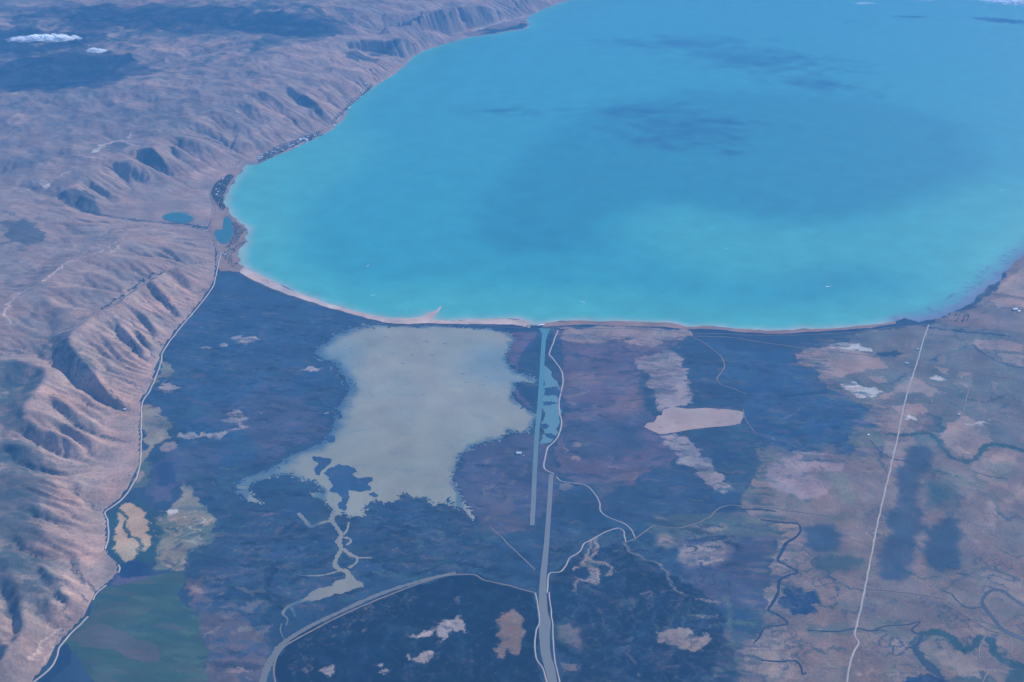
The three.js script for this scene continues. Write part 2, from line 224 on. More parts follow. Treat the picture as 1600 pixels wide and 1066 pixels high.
{
  const fixed = new Uint8Array(HW * HH);
  const set = (x, z, h) => { const i = Math.round((x - HB[0]) / HD), j = Math.round((z - HB[2]) / HD); if (i >= 0 && j >= 0 && i < HW && j < HH && land[j * HW + i]) { H[j * HW + i] = h; fixed[j * HW + i] = 1; } };
  for (const l of LINES) {
    const pts = smooth(l.map((p) => { const q = P(p[0], p[1], p[2]); return [q[0], q[1], p[2]]; }), 12);
    for (const p of pts) set(p[0] + n2(p[0] / 140, p[1] / 140) * 16, p[1] + n2b(p[0] / 140, p[1] / 140) * 16, Math.max(3, p[2]));
  }
  // flat beside the upper pond
  { const [cx, cz] = P(277, 341, 24); for (let a = 0; a < 6.28; a += 0.05) for (const k of [0.3, 0.7, 1, 1.25]) set(cx + Math.cos(a) * 235 * k, cz + Math.sin(a) * 210 * k, k > 1 ? 28 : 22); }
  for (let j = 1; j < HH - 1; j++) for (let i = 1; i < HW - 1; i++) { const q = j * HW + i; if (land[q] && !(land[q - 1] && land[q + 1] && land[q - HW] && land[q + HW])) { H[q] = 3; fixed[q] = 1; } if (!land[q]) { H[q] = -12; fixed[q] = 1; } }
  // a smooth surface through all of these, coarse grids first
  const levels = [{ w: HW, h: HH, v: H, f: fixed }];
  while (levels[levels.length - 1].w > 40) {
    const a = levels[levels.length - 1], w = (a.w + 1) >> 1, h = (a.h + 1) >> 1, v = new Float32Array(w * h), f = new Uint8Array(w * h);
    for (let j = 0; j < h; j++) for (let i = 0; i < w; i++) { let s = 0, n = 0; for (let y = 0; y < 2; y++) for (let x = 0; x < 2; x++) { const X = i * 2 + x, Y = j * 2 + y; if (X < a.w && Y < a.h && a.f[Y * a.w + X]) { s += a.v[Y * a.w + X]; n++; } } if (n) { v[j * w + i] = s / n; f[j * w + i] = 1; } else v[j * w + i] = 200; }
    levels.push({ w, h, v, f });
  }
  for (let k = levels.length - 1; k >= 0; k--) {
    const { w, h, v, f } = levels[k];
    if (k < levels.length - 1) { const b = levels[k + 1]; for (let j = 0; j < h; j++) for (let i = 0; i < w; i++) if (!f[j * w + i]) { const x = clamp(i / 2 - 0.25, 0, b.w - 1.001), y = clamp(j / 2 - 0.25, 0, b.h - 1.001), x0 = x | 0, y0 = y | 0, fx = x - x0, fy = y - y0, q = y0 * b.w + x0; v[j * w + i] = (b.v[q] * (1 - fx) + b.v[q + 1] * fx) * (1 - fy) + (b.v[q + b.w] * (1 - fx) + b.v[q + b.w + 1] * fx) * fy; } }
    for (let it = 0; it < (k > 2 ? 160 : 36); it++) for (let j = 0; j < h; j++) for (let i = 0; i < w; i++) {
      const q = j * w + i; if (f[q]) continue;
      const l = i ? v[q - 1] : v[q + 1], r = i < w - 1 ? v[q + 1] : v[q - 1], u = j ? v[q - w] : v[q + w], d = j < h - 1 ? v[q + w] : v[q - w];
      v[q] += 1.5 * ((l + r + u + d) / 4 - v[q]);
    }
  }
  // unevenness of the ground, more of it where the hills are high
  for (let j = 0; j < HH; j++) for (let i = 0; i < HW; i++) { const q = j * HW + i; if (!land[q]) continue; const x = HB[0] + i * HD, z = HB[2] + j * HD, k = sstep(5, 160, H[q]), far = sstep(-15000, -22000, z); H[q] += k * (fbm(x / 700, z / 700, 5) * (20 + 26 * far) + (1 - Math.abs(n2(x / 260, z / 260))) * (6 + 8 * far) + (1 - Math.abs(n2b(x / 1100 + 4, z / 1100))) * 40 * far); }
  // running water: stream-power wear, with slow creep of the slopes
  const n = HW * HH, rec = new Int32Array(n), dist = new Float32Array(n), A = new Float32Array(n), order = new Uint32Array(n), BINS = 20000, count = new Uint32Array(BINS + 1), tmp = new Float32Array(n);
  const N8 = [-1, 1, -HW, HW, -HW - 1, -HW + 1, HW - 1, HW + 1];
  const H0 = H.slice();
  for (let it = 0; it < 36; it++) {
    for (let q = 0; q < n; q++) if (land[q]) H[q] += (H0[q] - H[q]) * 0.05 + (it < 4 ? (rnd() - 0.5) * 4 * sstep(10, 80, H0[q]) : 0);
    count.fill(0); rec.fill(-1);
    const bin = (q) => clamp(((H[q] + 20) * 24) | 0, 0, BINS - 1);
    let m = 0;
    for (let q = 0; q < n; q++) if (land[q]) { count[bin(q) + 1]++; m++; }
    for (let b = 0; b < BINS; b++) count[b + 1] += count[b];
    for (let q = 0; q < n; q++) if (land[q]) order[count[bin(q)]++] = q;      // lowest first
    for (let o = 0; o < m; o++) {
      const q = order[o], i = q % HW, j = (q / HW) | 0; A[q] = HD * HD;
      if (i < 1 || j < 1 || i > HW - 2 || j > HH - 2) continue;
      let best = 0;
      for (let k = 0; k < 8; k++) { const r = q + N8[k], L = k < 4 ? HD : HD * 1.414, s = (H[q] - H[r]) / L; if (s > best) { best = s; rec[q] = r; dist[q] = L; } }
    }
    for (let o = m - 1; o >= 0; o--) { const q = order[o]; if (rec[q] >= 0 && land[rec[q]]) A[rec[q]] += A[q]; }
    for (let o = 0; o < m; o++) { const q = order[o], r = rec[q]; if (r < 0) continue; const F = (0.0040 - 0.0022 * sstep(-14500, -21000, HB[2] + ((q / HW) | 0) * HD)) * Math.pow(Math.min(A[q], 6e5), 0.42) * HD / dist[q]; H[q] = (H[q] + F * Math.max(H[r], 1)) / (1 + F); }
    for (let q = HW + 1; q < n - HW - 1; q++) tmp[q] = land[q] ? H[q] + 0.03 * ((H[q - 1] + H[q + 1] + H[q - HW] + H[q + HW]) / 4 - H[q]) : H[q];
    for (let q = HW + 1; q < n - HW - 1; q++) if (land[q]) H[q] = tmp[q];
  }
  for (let j = 0; j < HH; j++) for (let i = 0; i < HW; i++) { const q = j * HW + i; if (land[q]) { const x = HB[0] + i * HD, z = HB[2] + j * HD; H[q] = Math.max(2.5, H[q] + sstep(6, 60, H[q]) * (n2(x / 70, z / 70) * 2.2 + n2b(x / 150, z / 150) * 3)); } }
}
function hillAt(x, z) { const u = clamp((x - HB[0]) / HD, 0, HW - 1.001), v = clamp((z - HB[2]) / HD, 0, HH - 1.001), i = u | 0, j = v | 0, fx = u - i, fz = v - j, q = j * HW + i; return (H[q] * (1 - fx) + H[q + 1] * fx) * (1 - fz) + (H[q + HW] * (1 - fx) + H[q + HW + 1] * fx) * fz; }
// the point of the land (hills or valley) shown at (px, py)
function PL(px, py) { let h = 0; for (let k = 0; k < 14; k++) { const [x, z] = P(px, py, h); h += 0.7 * (Math.max(0, x < HB[1] && z > HB[2] ? hillAt(x, z) : 0) - h); } const [x, z] = P(px, py, h); return [x, z, Math.max(0, hillAt(x, z))]; }
// ---------------------------------------------------------------- hills mesh
{
  reseed(501);
  const pos = new Float32Array(HW * HH * 3), uv = new Float32Array(HW * HH * 2), idx = [];
  for (let j = 0; j < HH; j++) for (let i = 0; i < HW; i++) { const q = j * HW + i; pos.set([HB[0] + i * HD, H[q], HB[2] + j * HD], q * 3); uv.set([i / (HW - 1), j / (HH - 1)], q * 2); }
  for (let j = 0; j < HH - 1; j++) for (let i = 0; i < HW - 1; i++) { const q = j * HW + i; if (land[q] || land[q + 1] || land[q + HW] || land[q + HW + 1]) idx.push(q, q + HW, q + 1, q + 1, q + HW, q + HW + 1); }
  const g = new THREE.BufferGeometry();
  g.setAttribute('position', new THREE.BufferAttribute(pos, 3)); g.setAttribute('uv', new THREE.BufferAttribute(uv, 2)); g.setIndex(idx); g.computeVertexNormals();
  const at = (px, py) => { const p = PL(px, py); return [p[0], p[1]]; };
  const poly = (ctx, color, px, alpha = 1, amp = 0.18) => { trace(ctx, rough(px.map((p) => at(p[0], p[1])), amp, 30)); ctx.closePath(); ctx.globalAlpha = alpha; ctx.fillStyle = color; ctx.fill(); ctx.globalAlpha = 1; };
  const strip = (ctx, color, px, w, alpha = 1) => { trace(ctx, rough(smooth(px.map((p) => at(p[0], p[1])), 50), 0.1, 40, false)); ctx.globalAlpha = alpha; ctx.strokeStyle = color; ctx.lineWidth = w; ctx.stroke(); ctx.globalAlpha = 1; };
  const many = (ctx, colors, px, n, r0, r1, alpha, k = 1.6) => { const p = px.map((q) => at(q[0], q[1])), xs = p.map((q) => q[0]), zs = p.map((q) => q[1]), b = [Math.min(...xs), Math.max(...xs), Math.min(...zs), Math.max(...zs)]; for (let i = 0, t = 0; i < n && t < n * 25; t++) { const q = [rr(b[0], b[1]), rr(b[2], b[3])]; if (!inside(q, p)) continue; i++; trace(ctx, blob(q[0], q[1], r0 + (r1 - r0) * rnd() ** 2, k)); ctx.closePath(); ctx.globalAlpha = alpha * rr(0.5, 1); ctx.fillStyle = colors[(rnd() * colors.length) | 0]; ctx.fill(); } ctx.globalAlpha = 1; };
  const paintHills = (ctx) => {
    reseed(601);
    ctx.fillStyle = C.sage; ctx.fillRect(HB[0], HB[2], HB[1] - HB[0], HB[3] - HB[2]);
    // dry grass, sagebrush and bare clay in patches of all sizes
    for (let i = 0; i < 2600; i++) { const x = rr(HB[0], HB[1]), z = rr(HB[2], HB[3]), far = sstep(-13000, -24000, z); trace(ctx, blob(x, z, rr(60, 260) * (1 + far * 1.6), 1.9, 0.4 + rr(-0.5, 0.5))); ctx.closePath(); ctx.globalAlpha = rr(0.10, 0.34); ctx.fillStyle = [C.grass, C.grass, C.sageDark, C.clay, C.sageGrey][(rnd() * 5) | 0]; ctx.fill(); }
    ctx.globalAlpha = 1;
    // the bare pink clay of the lake-facing fans and of the front range
    ctx.filter = 'none';
    many(ctx, [C.clay, C.clay, C.grass], [[330, 440], [300, 420], [200, 460], [130, 510], [60, 600], [80, 720], [120, 880], [40, 1060], [160, 900], [165, 820], [215, 720], [240, 590]], 700, 40, 170, 0.45, 1.8);
    many(ctx, [C.clay, C.clay, C.grass], [[320, 240], [250, 300], [330, 340], [340, 280], [470, 215], [600, 120], [560, 110], [440, 190]], 160, 60, 240, 0.4, 1.8);
    many(ctx, [C.clay, C.grass], [[500, 90], [660, 60], [800, 20], [820, 40], [640, 92], [590, 125]], 90, 80, 300, 0.5, 2);
    // dark patches in the hollows and on the plateau; shade is painted into several
    poly(ctx, C.brushAndShade, [[0, 345], [20, 348], [40, 342], [55, 356], [70, 362], [66, 378], [40, 384], [20, 376], [0, 386]], 0.8); many(ctx, [C.brushAndShade], [[0, 350], [55, 352], [72, 372], [40, 390], [0, 392]], 40, 20, 50, 0.8);
    poly(ctx, C.brushAndShade, [[102, 302], [140, 300], [150, 320], [160, 336], [130, 332], [100, 318]], 0.75);  // painted shade on the near face of the hill beyond the creek
    poly(ctx, C.brushAndShade, [[222, 236], [240, 233], [256, 250], [264, 268], [240, 262], [226, 254]], 0.8);  // the cone hill's unlit face, darkened in the colour
    for (const b of [[[172, 222], [195, 226], [196, 238], [176, 240], [166, 232]], [[275, 215], [300, 222], [305, 234], [280, 230]]]) poly(ctx, C.sageDark, b, 0.7);
    many(ctx, [C.brushAndShade, C.sageDark], [[80, 520], [140, 560], [150, 600], [100, 580], [60, 550]], 60, 25, 90, 0.55);  // shade of the left-facing spur side and its hollow, put into the colour
    many(ctx, [C.brushAndShade, C.sageDark], [[0, 700], [50, 690], [80, 740], [50, 860], [0, 880]], 130, 40, 150, 0.5, 1.4);  // scattered darker patches along the left edge
    many(ctx, [C.brushAndShade, C.sageDark], [[40, 840], [70, 850], [100, 930], [40, 950], [0, 930]], 50, 25, 110, 0.55);
    many(ctx, [C.brushAndShade, C.sageDark], [[0, 560], [60, 590], [40, 640], [0, 680]], 60, 30, 120, 0.5);
    many(ctx, [C.sageDark, C.brushAndShade, C.teal], [[0, 560], [30, 565], [62, 600], [30, 640], [60, 680], [70, 720], [40, 770], [60, 830], [70, 900], [40, 960], [0, 960]], 130, 40, 150, 0.4, 1.5);  // more dark patches down the same edge
    many(ctx, [C.sageGrey, C.sageDark], [[0, 330], [200, 360], [190, 380], [100, 410], [40, 450], [130, 500], [60, 560], [0, 560]], 160, 40, 160, 0.4, 1.8);
    many(ctx, [C.sageDark, C.sageGrey, C.brushAndShade], [[0, 150], [300, 130], [420, 100], [380, 170], [260, 215], [150, 240], [0, 270]], 240, 60, 300, 0.3, 2);
    many(ctx, [C.brushAndShade, C.sageDark, C.forestAndShade], [[0, 40], [560, 20], [420, 90], [200, 150], [0, 150]], 260, 90, 420, 0.35, 2.2);  // cloud shade over the far plateau, painted as dark patches
    many(ctx, [C.forestAndShade, C.brushAndShade], [[0, 10], [520, 5], [460, 70], [300, 55], [100, 45], [0, 60]], 120, 120, 500, 0.5, 2.4);  // darkest part of the painted cloud shade, no trees here
    poly(ctx, C.forestAndShade, [[640, 38], [660, 24], [682, 16], [690, 22], [705, 36], [690, 40], [665, 43]], 0.85);  // backlit side of the far cone, painted dark
    for (const b of [[[541, 82], [560, 80], [592, 92], [585, 98], [555, 95], [542, 90]], [[572, 72], [590, 70], [620, 78], [632, 80], [600, 82]], [[605, 66], [640, 72], [636, 76]], [[462, 148], [480, 152], [500, 168], [506, 178], [490, 172], [470, 162]]]) poly(ctx, C.brushAndShade, b, 0.8);  // painted shade bands below the far spur crests
    // creek bottoms with shrubs
    strip(ctx, C.brushAndShade, [[326, 356], [300, 352], [270, 349], [235, 346], [200, 343]], 50, 0.9); strip(ctx, C.brushAndShade, [[200, 343], [160, 337], [120, 324]], 30, 0.8);
    many(ctx, [C.forestAndShade], [[295, 352], [330, 354], [330, 362], [300, 358]], 30, 12, 26, 1);
    for (const l of [[[253, 424], [225, 440], [199, 456]], [[193, 463], [170, 474], [144, 489]]]) strip(ctx, C.forestAndShade, l, 26, 0.9);
    for (const l of [[[278, 494], [258, 475], [233, 453]], [[272, 502], [248, 485]], [[251, 539], [235, 520]], [[240, 557], [220, 533], [204, 502]], [[232, 567], [206, 541]], [[195, 637], [178, 617], [165, 600]], [[225, 610], [192, 592]], [[195, 690], [150, 679], [115, 661]], [[157, 799], [136, 786], [118, 766]], [[148, 924], [120, 898], [111, 870]], [[98, 993], [84, 979]], [[115, 968], [104, 956], [98, 938]], [[138, 943], [120, 928]]]) strip(ctx, C.brushAndShade, l, 18, 0.75);
    many(ctx, [C.forestAndShade], [[176, 512], [192, 530], [214, 548], [206, 552], [184, 536]], 34, 8, 20, 0.9);
    // pale ledges and scars
    strip(ctx, C.ledge, [[195, 374], [172, 385], [150, 396], [130, 402]], 30, 0.8); strip(ctx, C.ledge, [[112, 407], [95, 416], [76, 431]], 34, 0.75); strip(ctx, C.ledge, [[90, 420], [80, 432], [64, 440]], 22, 0.7); strip(ctx, C.ledge, [[45, 448], [30, 460]], 30, 0.7); strip(ctx, C.ledge, [[22, 466], [10, 480], [9, 495], [14, 505]], 26, 0.8);
    strip(ctx, C.ledge, [[185, 382], [175, 394]], 20, 0.7); strip(ctx, C.ledge, [[197, 465], [186, 474], [176, 478]], 24, 0.9);
    strip(ctx, C.ledge, [[150, 236], [170, 224], [185, 220], [205, 226], [230, 228]], 46, 0.75); strip(ctx, C.ledge, [[120, 244], [150, 246], [170, 248]], 40, 0.5); strip(ctx, C.ledge, [[85, 280], [100, 272], [110, 267]], 36, 0.6);
    poly(ctx, C.salt, [[44, 279], [52, 282], [60, 286], [78, 287], [79, 292], [70, 293], [60, 288], [48, 284]], 0.9); poly(ctx, C.salt, [[143, 236], [151, 233], [150, 238], [144, 240]], 0.8); poly(ctx, C.ledge, [[200, 212], [206, 203], [208, 214], [203, 217]], 0.8);
    for (const b of [[322, 184, 28], [332, 188, 22], [372, 174, 20], [354, 180, 16], [300, 203, 16], [366, 238, 16], [352, 250, 18], [385, 150, 26], [396, 158, 20]]) { const q = at(b[0], b[1]); trace(ctx, blob(q[0], q[1], b[2] * 1.6, 1.8)); ctx.closePath(); ctx.fillStyle = C.salt; ctx.globalAlpha = 0.8; ctx.fill(); ctx.globalAlpha = 1; }
    strip(ctx, C.ledge, [[50, 1030], [70, 1000], [90, 985]], 26, 0.6); strip(ctx, C.ledge, [[60, 1040], [75, 1020], [95, 990]], 20, 0.5);
    strip(ctx, C.ledge, [[640, 96], [665, 80], [700, 69], [735, 60]], 60, 0.7); strip(ctx, C.ledge, [[740, 48], [790, 32], [822, 26]], 70, 0.5);
    many(ctx, [C.forestAndShade], [[728, 54], [770, 42], [822, 34], [826, 40], [790, 47], [740, 57]], 50, 40, 120, 0.9, 2); poly(ctx, C.forestAndShade, [[722, 55], [745, 48], [765, 44], [800, 38], [820, 36], [824, 41], [815, 45], [788, 49], [758, 54], [735, 57]], 0.95, 0.06); poly(ctx, C.pasture, [[722, 55], [742, 48], [768, 48], [758, 53], [732, 57]], 0.9, 0.08); poly(ctx, C.pasture, [[752, 42], [790, 33], [808, 34], [810, 40], [770, 46]], 0.9, 0.08);
    // shrubs and gardens along the shore
    many(ctx, [C.forestAndShade, C.brushAndShade], [[405, 246], [440, 228], [480, 210], [502, 206], [470, 226], [430, 242]], 130, 9, 26, 0.9); many(ctx, [C.forestAndShade, C.brushAndShade], [[520, 190], [548, 160], [575, 138], [582, 134], [552, 164]], 50, 10, 30, 0.8);
    strip(ctx, C.ledge, [[384, 268], [420, 247], [465, 228], [497, 215], [522, 201]], 22, 0.8); strip(ctx, C.ledge, [[548, 164], [590, 131], [612, 118], [626, 108], [648, 86]], 24, 0.5);
    many(ctx, [C.forestAndShade, C.brushAndShade, C.sageDark], [[330, 360], [336, 430], [210, 680], [160, 830], [40, 1066], [0, 1066], [0, 330]], 5200, 3, 11, 0.6, 1.4);
  };
  // two sheets of soil: a fine one for the near range, a coarser one for what lies behind
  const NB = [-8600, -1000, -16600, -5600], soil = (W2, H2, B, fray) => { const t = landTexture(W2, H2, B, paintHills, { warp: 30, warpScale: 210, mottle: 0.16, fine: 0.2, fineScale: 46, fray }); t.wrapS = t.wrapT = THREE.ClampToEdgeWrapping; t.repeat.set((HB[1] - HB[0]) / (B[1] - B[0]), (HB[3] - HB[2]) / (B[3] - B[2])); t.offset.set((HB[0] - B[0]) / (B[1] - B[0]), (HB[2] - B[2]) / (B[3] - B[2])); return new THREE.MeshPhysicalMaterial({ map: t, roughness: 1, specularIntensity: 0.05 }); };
  const near = [], far = []; for (let i = 0; i < idx.length; i += 3) { const q = idx[i], x = HB[0] + (q % HW) * HD, z = HB[2] + ((q / HW) | 0) * HD; (x > NB[0] + 60 && x < NB[1] - 60 && z > NB[2] + 60 ? near : far).push(idx[i], idx[i + 1], idx[i + 2]); }
  g.setIndex([]); { const all = new Uint32Array(near.length + far.length); all.set(near); all.set(far, near.length); g.setIndex(new THREE.BufferAttribute(all, 1)); } g.addGroup(0, near.length, 0); g.addGroup(near.length, far.length, 1);
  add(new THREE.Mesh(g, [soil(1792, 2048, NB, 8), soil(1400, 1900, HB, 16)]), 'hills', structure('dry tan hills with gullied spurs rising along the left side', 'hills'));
}

// ---------------------------------------------------------------- valley floor
const VB = [-5000, 8700, -17400, -5400];
{
  reseed(909);
  const map = landTexture(2048, 2048, VB, (ctx, blur) => {
    ctx.fillStyle = C.marsh; ctx.fillRect(VB[0], VB[2], VB[1] - VB[0], VB[3] - VB[2]);
    const allMarsh = [[250, 440], [850, 510], [1080, 520], [1350, 600], [1180, 800], [1150, 1066], [420, 1066], [300, 900], [230, 720]];
    spots(ctx, [C.marshB, C.marshT, C.marshD, C.wet], allMarsh, 1500, 30, 190, 0.35, 2);
    // ---- left of the canal
    patch(ctx, C.marshB, [[345, 425], [400, 442], [480, 472], [600, 506], [545, 520], [500, 545], [520, 570], [530, 600], [510, 660], [450, 700], [330, 740], [262, 730], [280, 690], [230, 620], [255, 560], [300, 490]], 0.1, 0.6);
    spots(ctx, [C.marshP, C.marshT, C.marshB], [[345, 425], [480, 472], [600, 506], [500, 545], [530, 600], [500, 680], [300, 740], [235, 620], [300, 490]], 240, 30, 150, 0.3, 2.4);
    for (const b of [[[400, 600], [520, 660], [480, 690], [400, 690], [300, 660]], [[260, 700], [340, 690], [330, 740], [240, 800], [230, 760]], [[400, 690], [480, 690], [430, 720], [395, 720]]]) patch(ctx, C.marshP, b, 0.2, 0.45);
    patch(ctx, C.mixed, [[246, 562], [262, 566], [272, 580], [268, 588], [248, 592], [236, 604]], 0.15, 0.9);
    patch(ctx, C.mixed, [[221, 632], [236, 634], [250, 642], [263, 652], [268, 664], [260, 674], [270, 682], [252, 690], [238, 700], [233, 714], [222, 724], [216, 720]], 0.2); patch(ctx, C.pasture, [[224, 650], [244, 648], [256, 662], [246, 678], [228, 690]], 0.2, 0.7); spots(ctx, [C.tan], [[250, 660], [270, 680], [240, 700], [225, 690]], 12, 8, 30);
    patch(ctx, C.olive, [[216, 722], [230, 720], [236, 740], [228, 762], [208, 764], [204, 756]], 0.2, 0.8); patch(ctx, C.tan, [[214, 735], [224, 738], [222, 752], [208, 757]], 0.2, 0.8);
    patch(ctx, C.tan, [[252, 694], [270, 690], [276, 700], [262, 706], [250, 704]], 0.2, 0.7);
    patch(ctx, C.wet, [[240, 730], [270, 722], [278, 745], [262, 765], [245, 760]], 0.15, 0.7); patch(ctx, C.marshP, [[240, 755], [270, 755], [265, 785], [240, 785]], 0.2, 0.6);
    // tan flats and green meadows at the foot of the hills
    patch(ctx, C.teal, [[165, 805], [180, 790], [215, 782], [245, 800], [255, 830], [250, 870], [235, 880], [200, 885], [180, 880], [168, 850]], 0.15);
    patch(ctx, C.flat, [[183, 796], [196, 786], [212, 788], [222, 797], [230, 812], [232, 828], [226, 834], [237, 838], [236, 852], [226, 863], [214, 858], [212, 872], [198, 878], [184, 868], [180, 845], [182, 820]], 0.12); line(ctx, C.teal, [[183, 800], [195, 801], [197, 815], [196, 830], [204, 838], [217, 842], [221, 858]], 26);
    patch(ctx, C.olive, [[240, 820], [275, 790], [310, 790], [330, 810], [330, 850], [300, 860], [292, 895], [240, 890], [245, 850]], 0.2);
    patch(ctx, C.mixed, [[285, 755], [297, 760], [305, 778], [325, 796], [343, 814], [318, 823], [300, 818], [280, 824], [262, 812], [270, 790], [280, 780]], 0.2); patch(ctx, C.mixed, [[262, 826], [292, 830], [285, 842], [320, 846], [328, 852], [300, 858], [290, 874], [288, 892], [268, 890], [250, 878], [248, 850]], 0.22, 0.9);
    spots(ctx, [C.tan, C.flat, C.salt], [[235, 800], [300, 790], [330, 815], [300, 880], [250, 890]], 90, 6, 34, 0.9, 1.7); spots(ctx, [C.olive, C.teal, C.marshD], [[240, 800], [300, 790], [330, 850], [290, 890], [245, 890]], 60, 10, 44, 0.8, 1.7);
    patch(ctx, C.salt, [[258, 798], [272, 796], [282, 800], [272, 804], [262, 803]], 0.2);
    patch(ctx, C.wet, [[186, 884], [212, 874], [236, 885], [233, 898], [212, 908], [190, 904]], 0.12); patch(ctx, C.marshP, [[190, 905], [225, 900], [240, 897], [220, 912], [195, 916], [172, 914], [186, 896]], 0.12, 0.9);
    // bottom left: purple-brown meadows, then the darkest marsh
    patch(ctx, C.meadow, [[288, 902], [315, 902], [330, 930], [345, 955], [385, 960], [400, 985], [420, 1010], [405, 1090], [318, 1090], [320, 1020], [312, 965], [298, 945]], 0.2, 0.85); spots(ctx, [C.marsh, C.tan, C.marshB, C.pasture], [[290, 900], [400, 900], [430, 1000], [400, 1080], [320, 1080]], 150, 10, 70, 0.55, 1.6);
    spots(ctx, [C.pasture, C.meadow], [[300, 850], [420, 800], [430, 960], [340, 960]], 70, 10, 60, 0.45, 2);
    patch(ctx, C.deep, [[435, 1090], [430, 1035], [450, 1005], [500, 975], [620, 922], [700, 902], [745, 900], [835, 930], [843, 975], [838, 1040], [860, 1090]], 0.04);
    spots(ctx, [C.marshD, C.marshB, C.marshT], [[440, 1080], [450, 1005], [620, 925], [740, 902], [835, 935], [838, 1080]], 200, 20, 110, 0.3, 2);
    spots(ctx, [C.meadow, C.pasture, C.marshP], [[445, 1012], [520, 965], [620, 925], [660, 935], [600, 975], [540, 1000], [520, 1010]], 190, 5, 24, 0.8, 1.6); spots(ctx, [C.meadow, C.pasture], [[455, 1020], [490, 1025], [485, 1055], [450, 1055]], 50, 5, 22, 0.8); spots(ctx, [C.meadow, C.marshP], [[650, 1020], [740, 1010], [740, 1066], [620, 1066]], 60, 8, 34, 0.6, 1.8); spots(ctx, [C.tan], [[650, 930], [760, 920], [740, 960], [660, 950]], 16, 5, 20, 0.7);
    spots(ctx, [C.marshT, C.marshD, C.deep, C.meadow], [[420, 830], [560, 790], [760, 800], [830, 900], [740, 895], [600, 915], [450, 985], [400, 900]], 420, 12, 90, 0.45, 2); spots(ctx, [C.tan, C.pasture], [[420, 830], [520, 870], [580, 850], [720, 840], [830, 890], [740, 890], [600, 910], [440, 950]], 90, 4, 17, 0.85, 1.9);
    line(ctx, C.deep, [[430, 890], [420, 905], [417, 925], [422, 940], [440, 950]], 40, 0.7); line(ctx, C.deep, [[600, 885], [640, 900], [700, 880], [740, 885], [780, 895]], 34, 0.6);
    // marsh between lagoon and canal
    patch(ctx, C.marshP, [[800, 520], [838, 518], [836, 640], [822, 636], [806, 620], [800, 600], [806, 580], [792, 560], [795, 540]], 0.15); patch(ctx, C.marshP, [[712, 745], [722, 712], [760, 692], [800, 680], [834, 678], [832, 830], [790, 840], [740, 800], [722, 780]], 0.15, 0.55); spots(ctx, [C.meadow, C.pasture, C.marshD], [[730, 720], [830, 690], [830, 830], [760, 810]], 130, 8, 46, 0.6, 1.7); patch(ctx, C.meadow, [[770, 790], [800, 780], [825, 815], [820, 830], [790, 830], [765, 815]], 0.2, 0.7);
    // ---- right of the canal: brown wet meadows
    patch(ctx, C.brown, [[866, 520], [930, 514], [1075, 524], [1010, 560], [1000, 600], [1010, 640], [1060, 690], [1050, 730], [985, 760], [900, 756], [868, 735], [872, 690], [880, 600]], 0.15, 0.9);
    spots(ctx, [C.marshP, C.brownL, C.marsh, C.meadow], [[866, 520], [1075, 524], [1000, 600], [1060, 700], [985, 760], [870, 735]], 260, 20, 120, 0.4, 2.4);
    ctx.filter = blur(25); patch(ctx, C.brownL, [[884, 588], [930, 582], [968, 576], [960, 590], [900, 604], [882, 602]], 0.15, 0.7); patch(ctx, C.brownL, [[925, 640], [960, 628], [985, 605], [1005, 620], [1000, 640], [950, 646]], 0.2, 0.7); patch(ctx, C.brownL, [[950, 600], [1000, 590], [1005, 625], [985, 640], [975, 620]], 0.2, 0.4); ctx.filter = 'none';
    patch(ctx, C.marsh, [[880, 660], [940, 655], [1000, 665], [1005, 700], [960, 720], [900, 715], [878, 690]], 0.15, 0.6); patch(ctx, C.marshP, [[975, 650], [1010, 660], [1020, 690], [995, 690]], 0.2, 0.6);
    for (const b of [[[900, 690], [906, 692], [909, 697], [902, 700], [894, 697]], [[892, 628], [900, 632], [893, 635]], [[896, 712], [908, 715], [900, 719], [893, 716]], [[882, 697], [887, 704], [882, 706]], [[922, 634], [929, 632], [928, 639]]]) patch(ctx, C.tan, b, 0.2, 0.75);
    line(ctx, C.tan, [[881, 620], [905, 617], [919, 612], [910, 607], [890, 608]], 14, 0.7); patch(ctx, C.meadow, [[884, 610], [914, 608], [918, 612], [904, 617], [884, 618]], 0.1, 0.6);
    patch(ctx, C.meadow, [[960, 735], [985, 733], [995, 740], [994, 748], [975, 752], [968, 744]], 0.15, 0.8); line(ctx, C.tan, [[950, 729], [970, 732], [990, 735], [996, 744], [988, 750]], 13, 0.6); patch(ctx, C.pasture, [[874, 755], [890, 753], [896, 760], [888, 767], [874, 764]], 0.15, 0.8); patch(ctx, C.meadow, [[925, 760], [960, 745], [960, 765], [940, 780]], 0.2, 0.6);
    patch(ctx, C.marsh, [[1075, 530], [1110, 548], [1125, 575], [1120, 600], [1160, 620], [1165, 650], [1100, 640], [1075, 620], [1068, 570]], 0.12, 0.9);
    // the big dark marsh in front of the pastures
    patch(ctx, C.marshB, [[1095, 530], [1240, 548], [1290, 570], [1290, 600], [1340, 630], [1370, 650], [1340, 690], [1330, 715], [1250, 700], [1180, 680], [1165, 620], [1128, 595], [1130, 560]], 0.15); spots(ctx, [C.marshD, C.marsh, C.marshT], [[1100, 535], [1290, 570], [1350, 650], [1330, 710], [1190, 680]], 110, 30, 140, 0.35, 2);
    // the sandy ground behind the beach
    patch(ctx, C.sandy, [[872, 512], [1000, 508], [1075, 514], [1083, 526], [1040, 532], [1000, 540], [960, 530], [900, 538], [880, 530]], 0.2, 0.85); spots(ctx, [C.pasture, C.marshP, C.tan], [[860, 515], [1080, 518], [1070, 545], [900, 550]], 150, 8, 44, 0.6, 2.6);
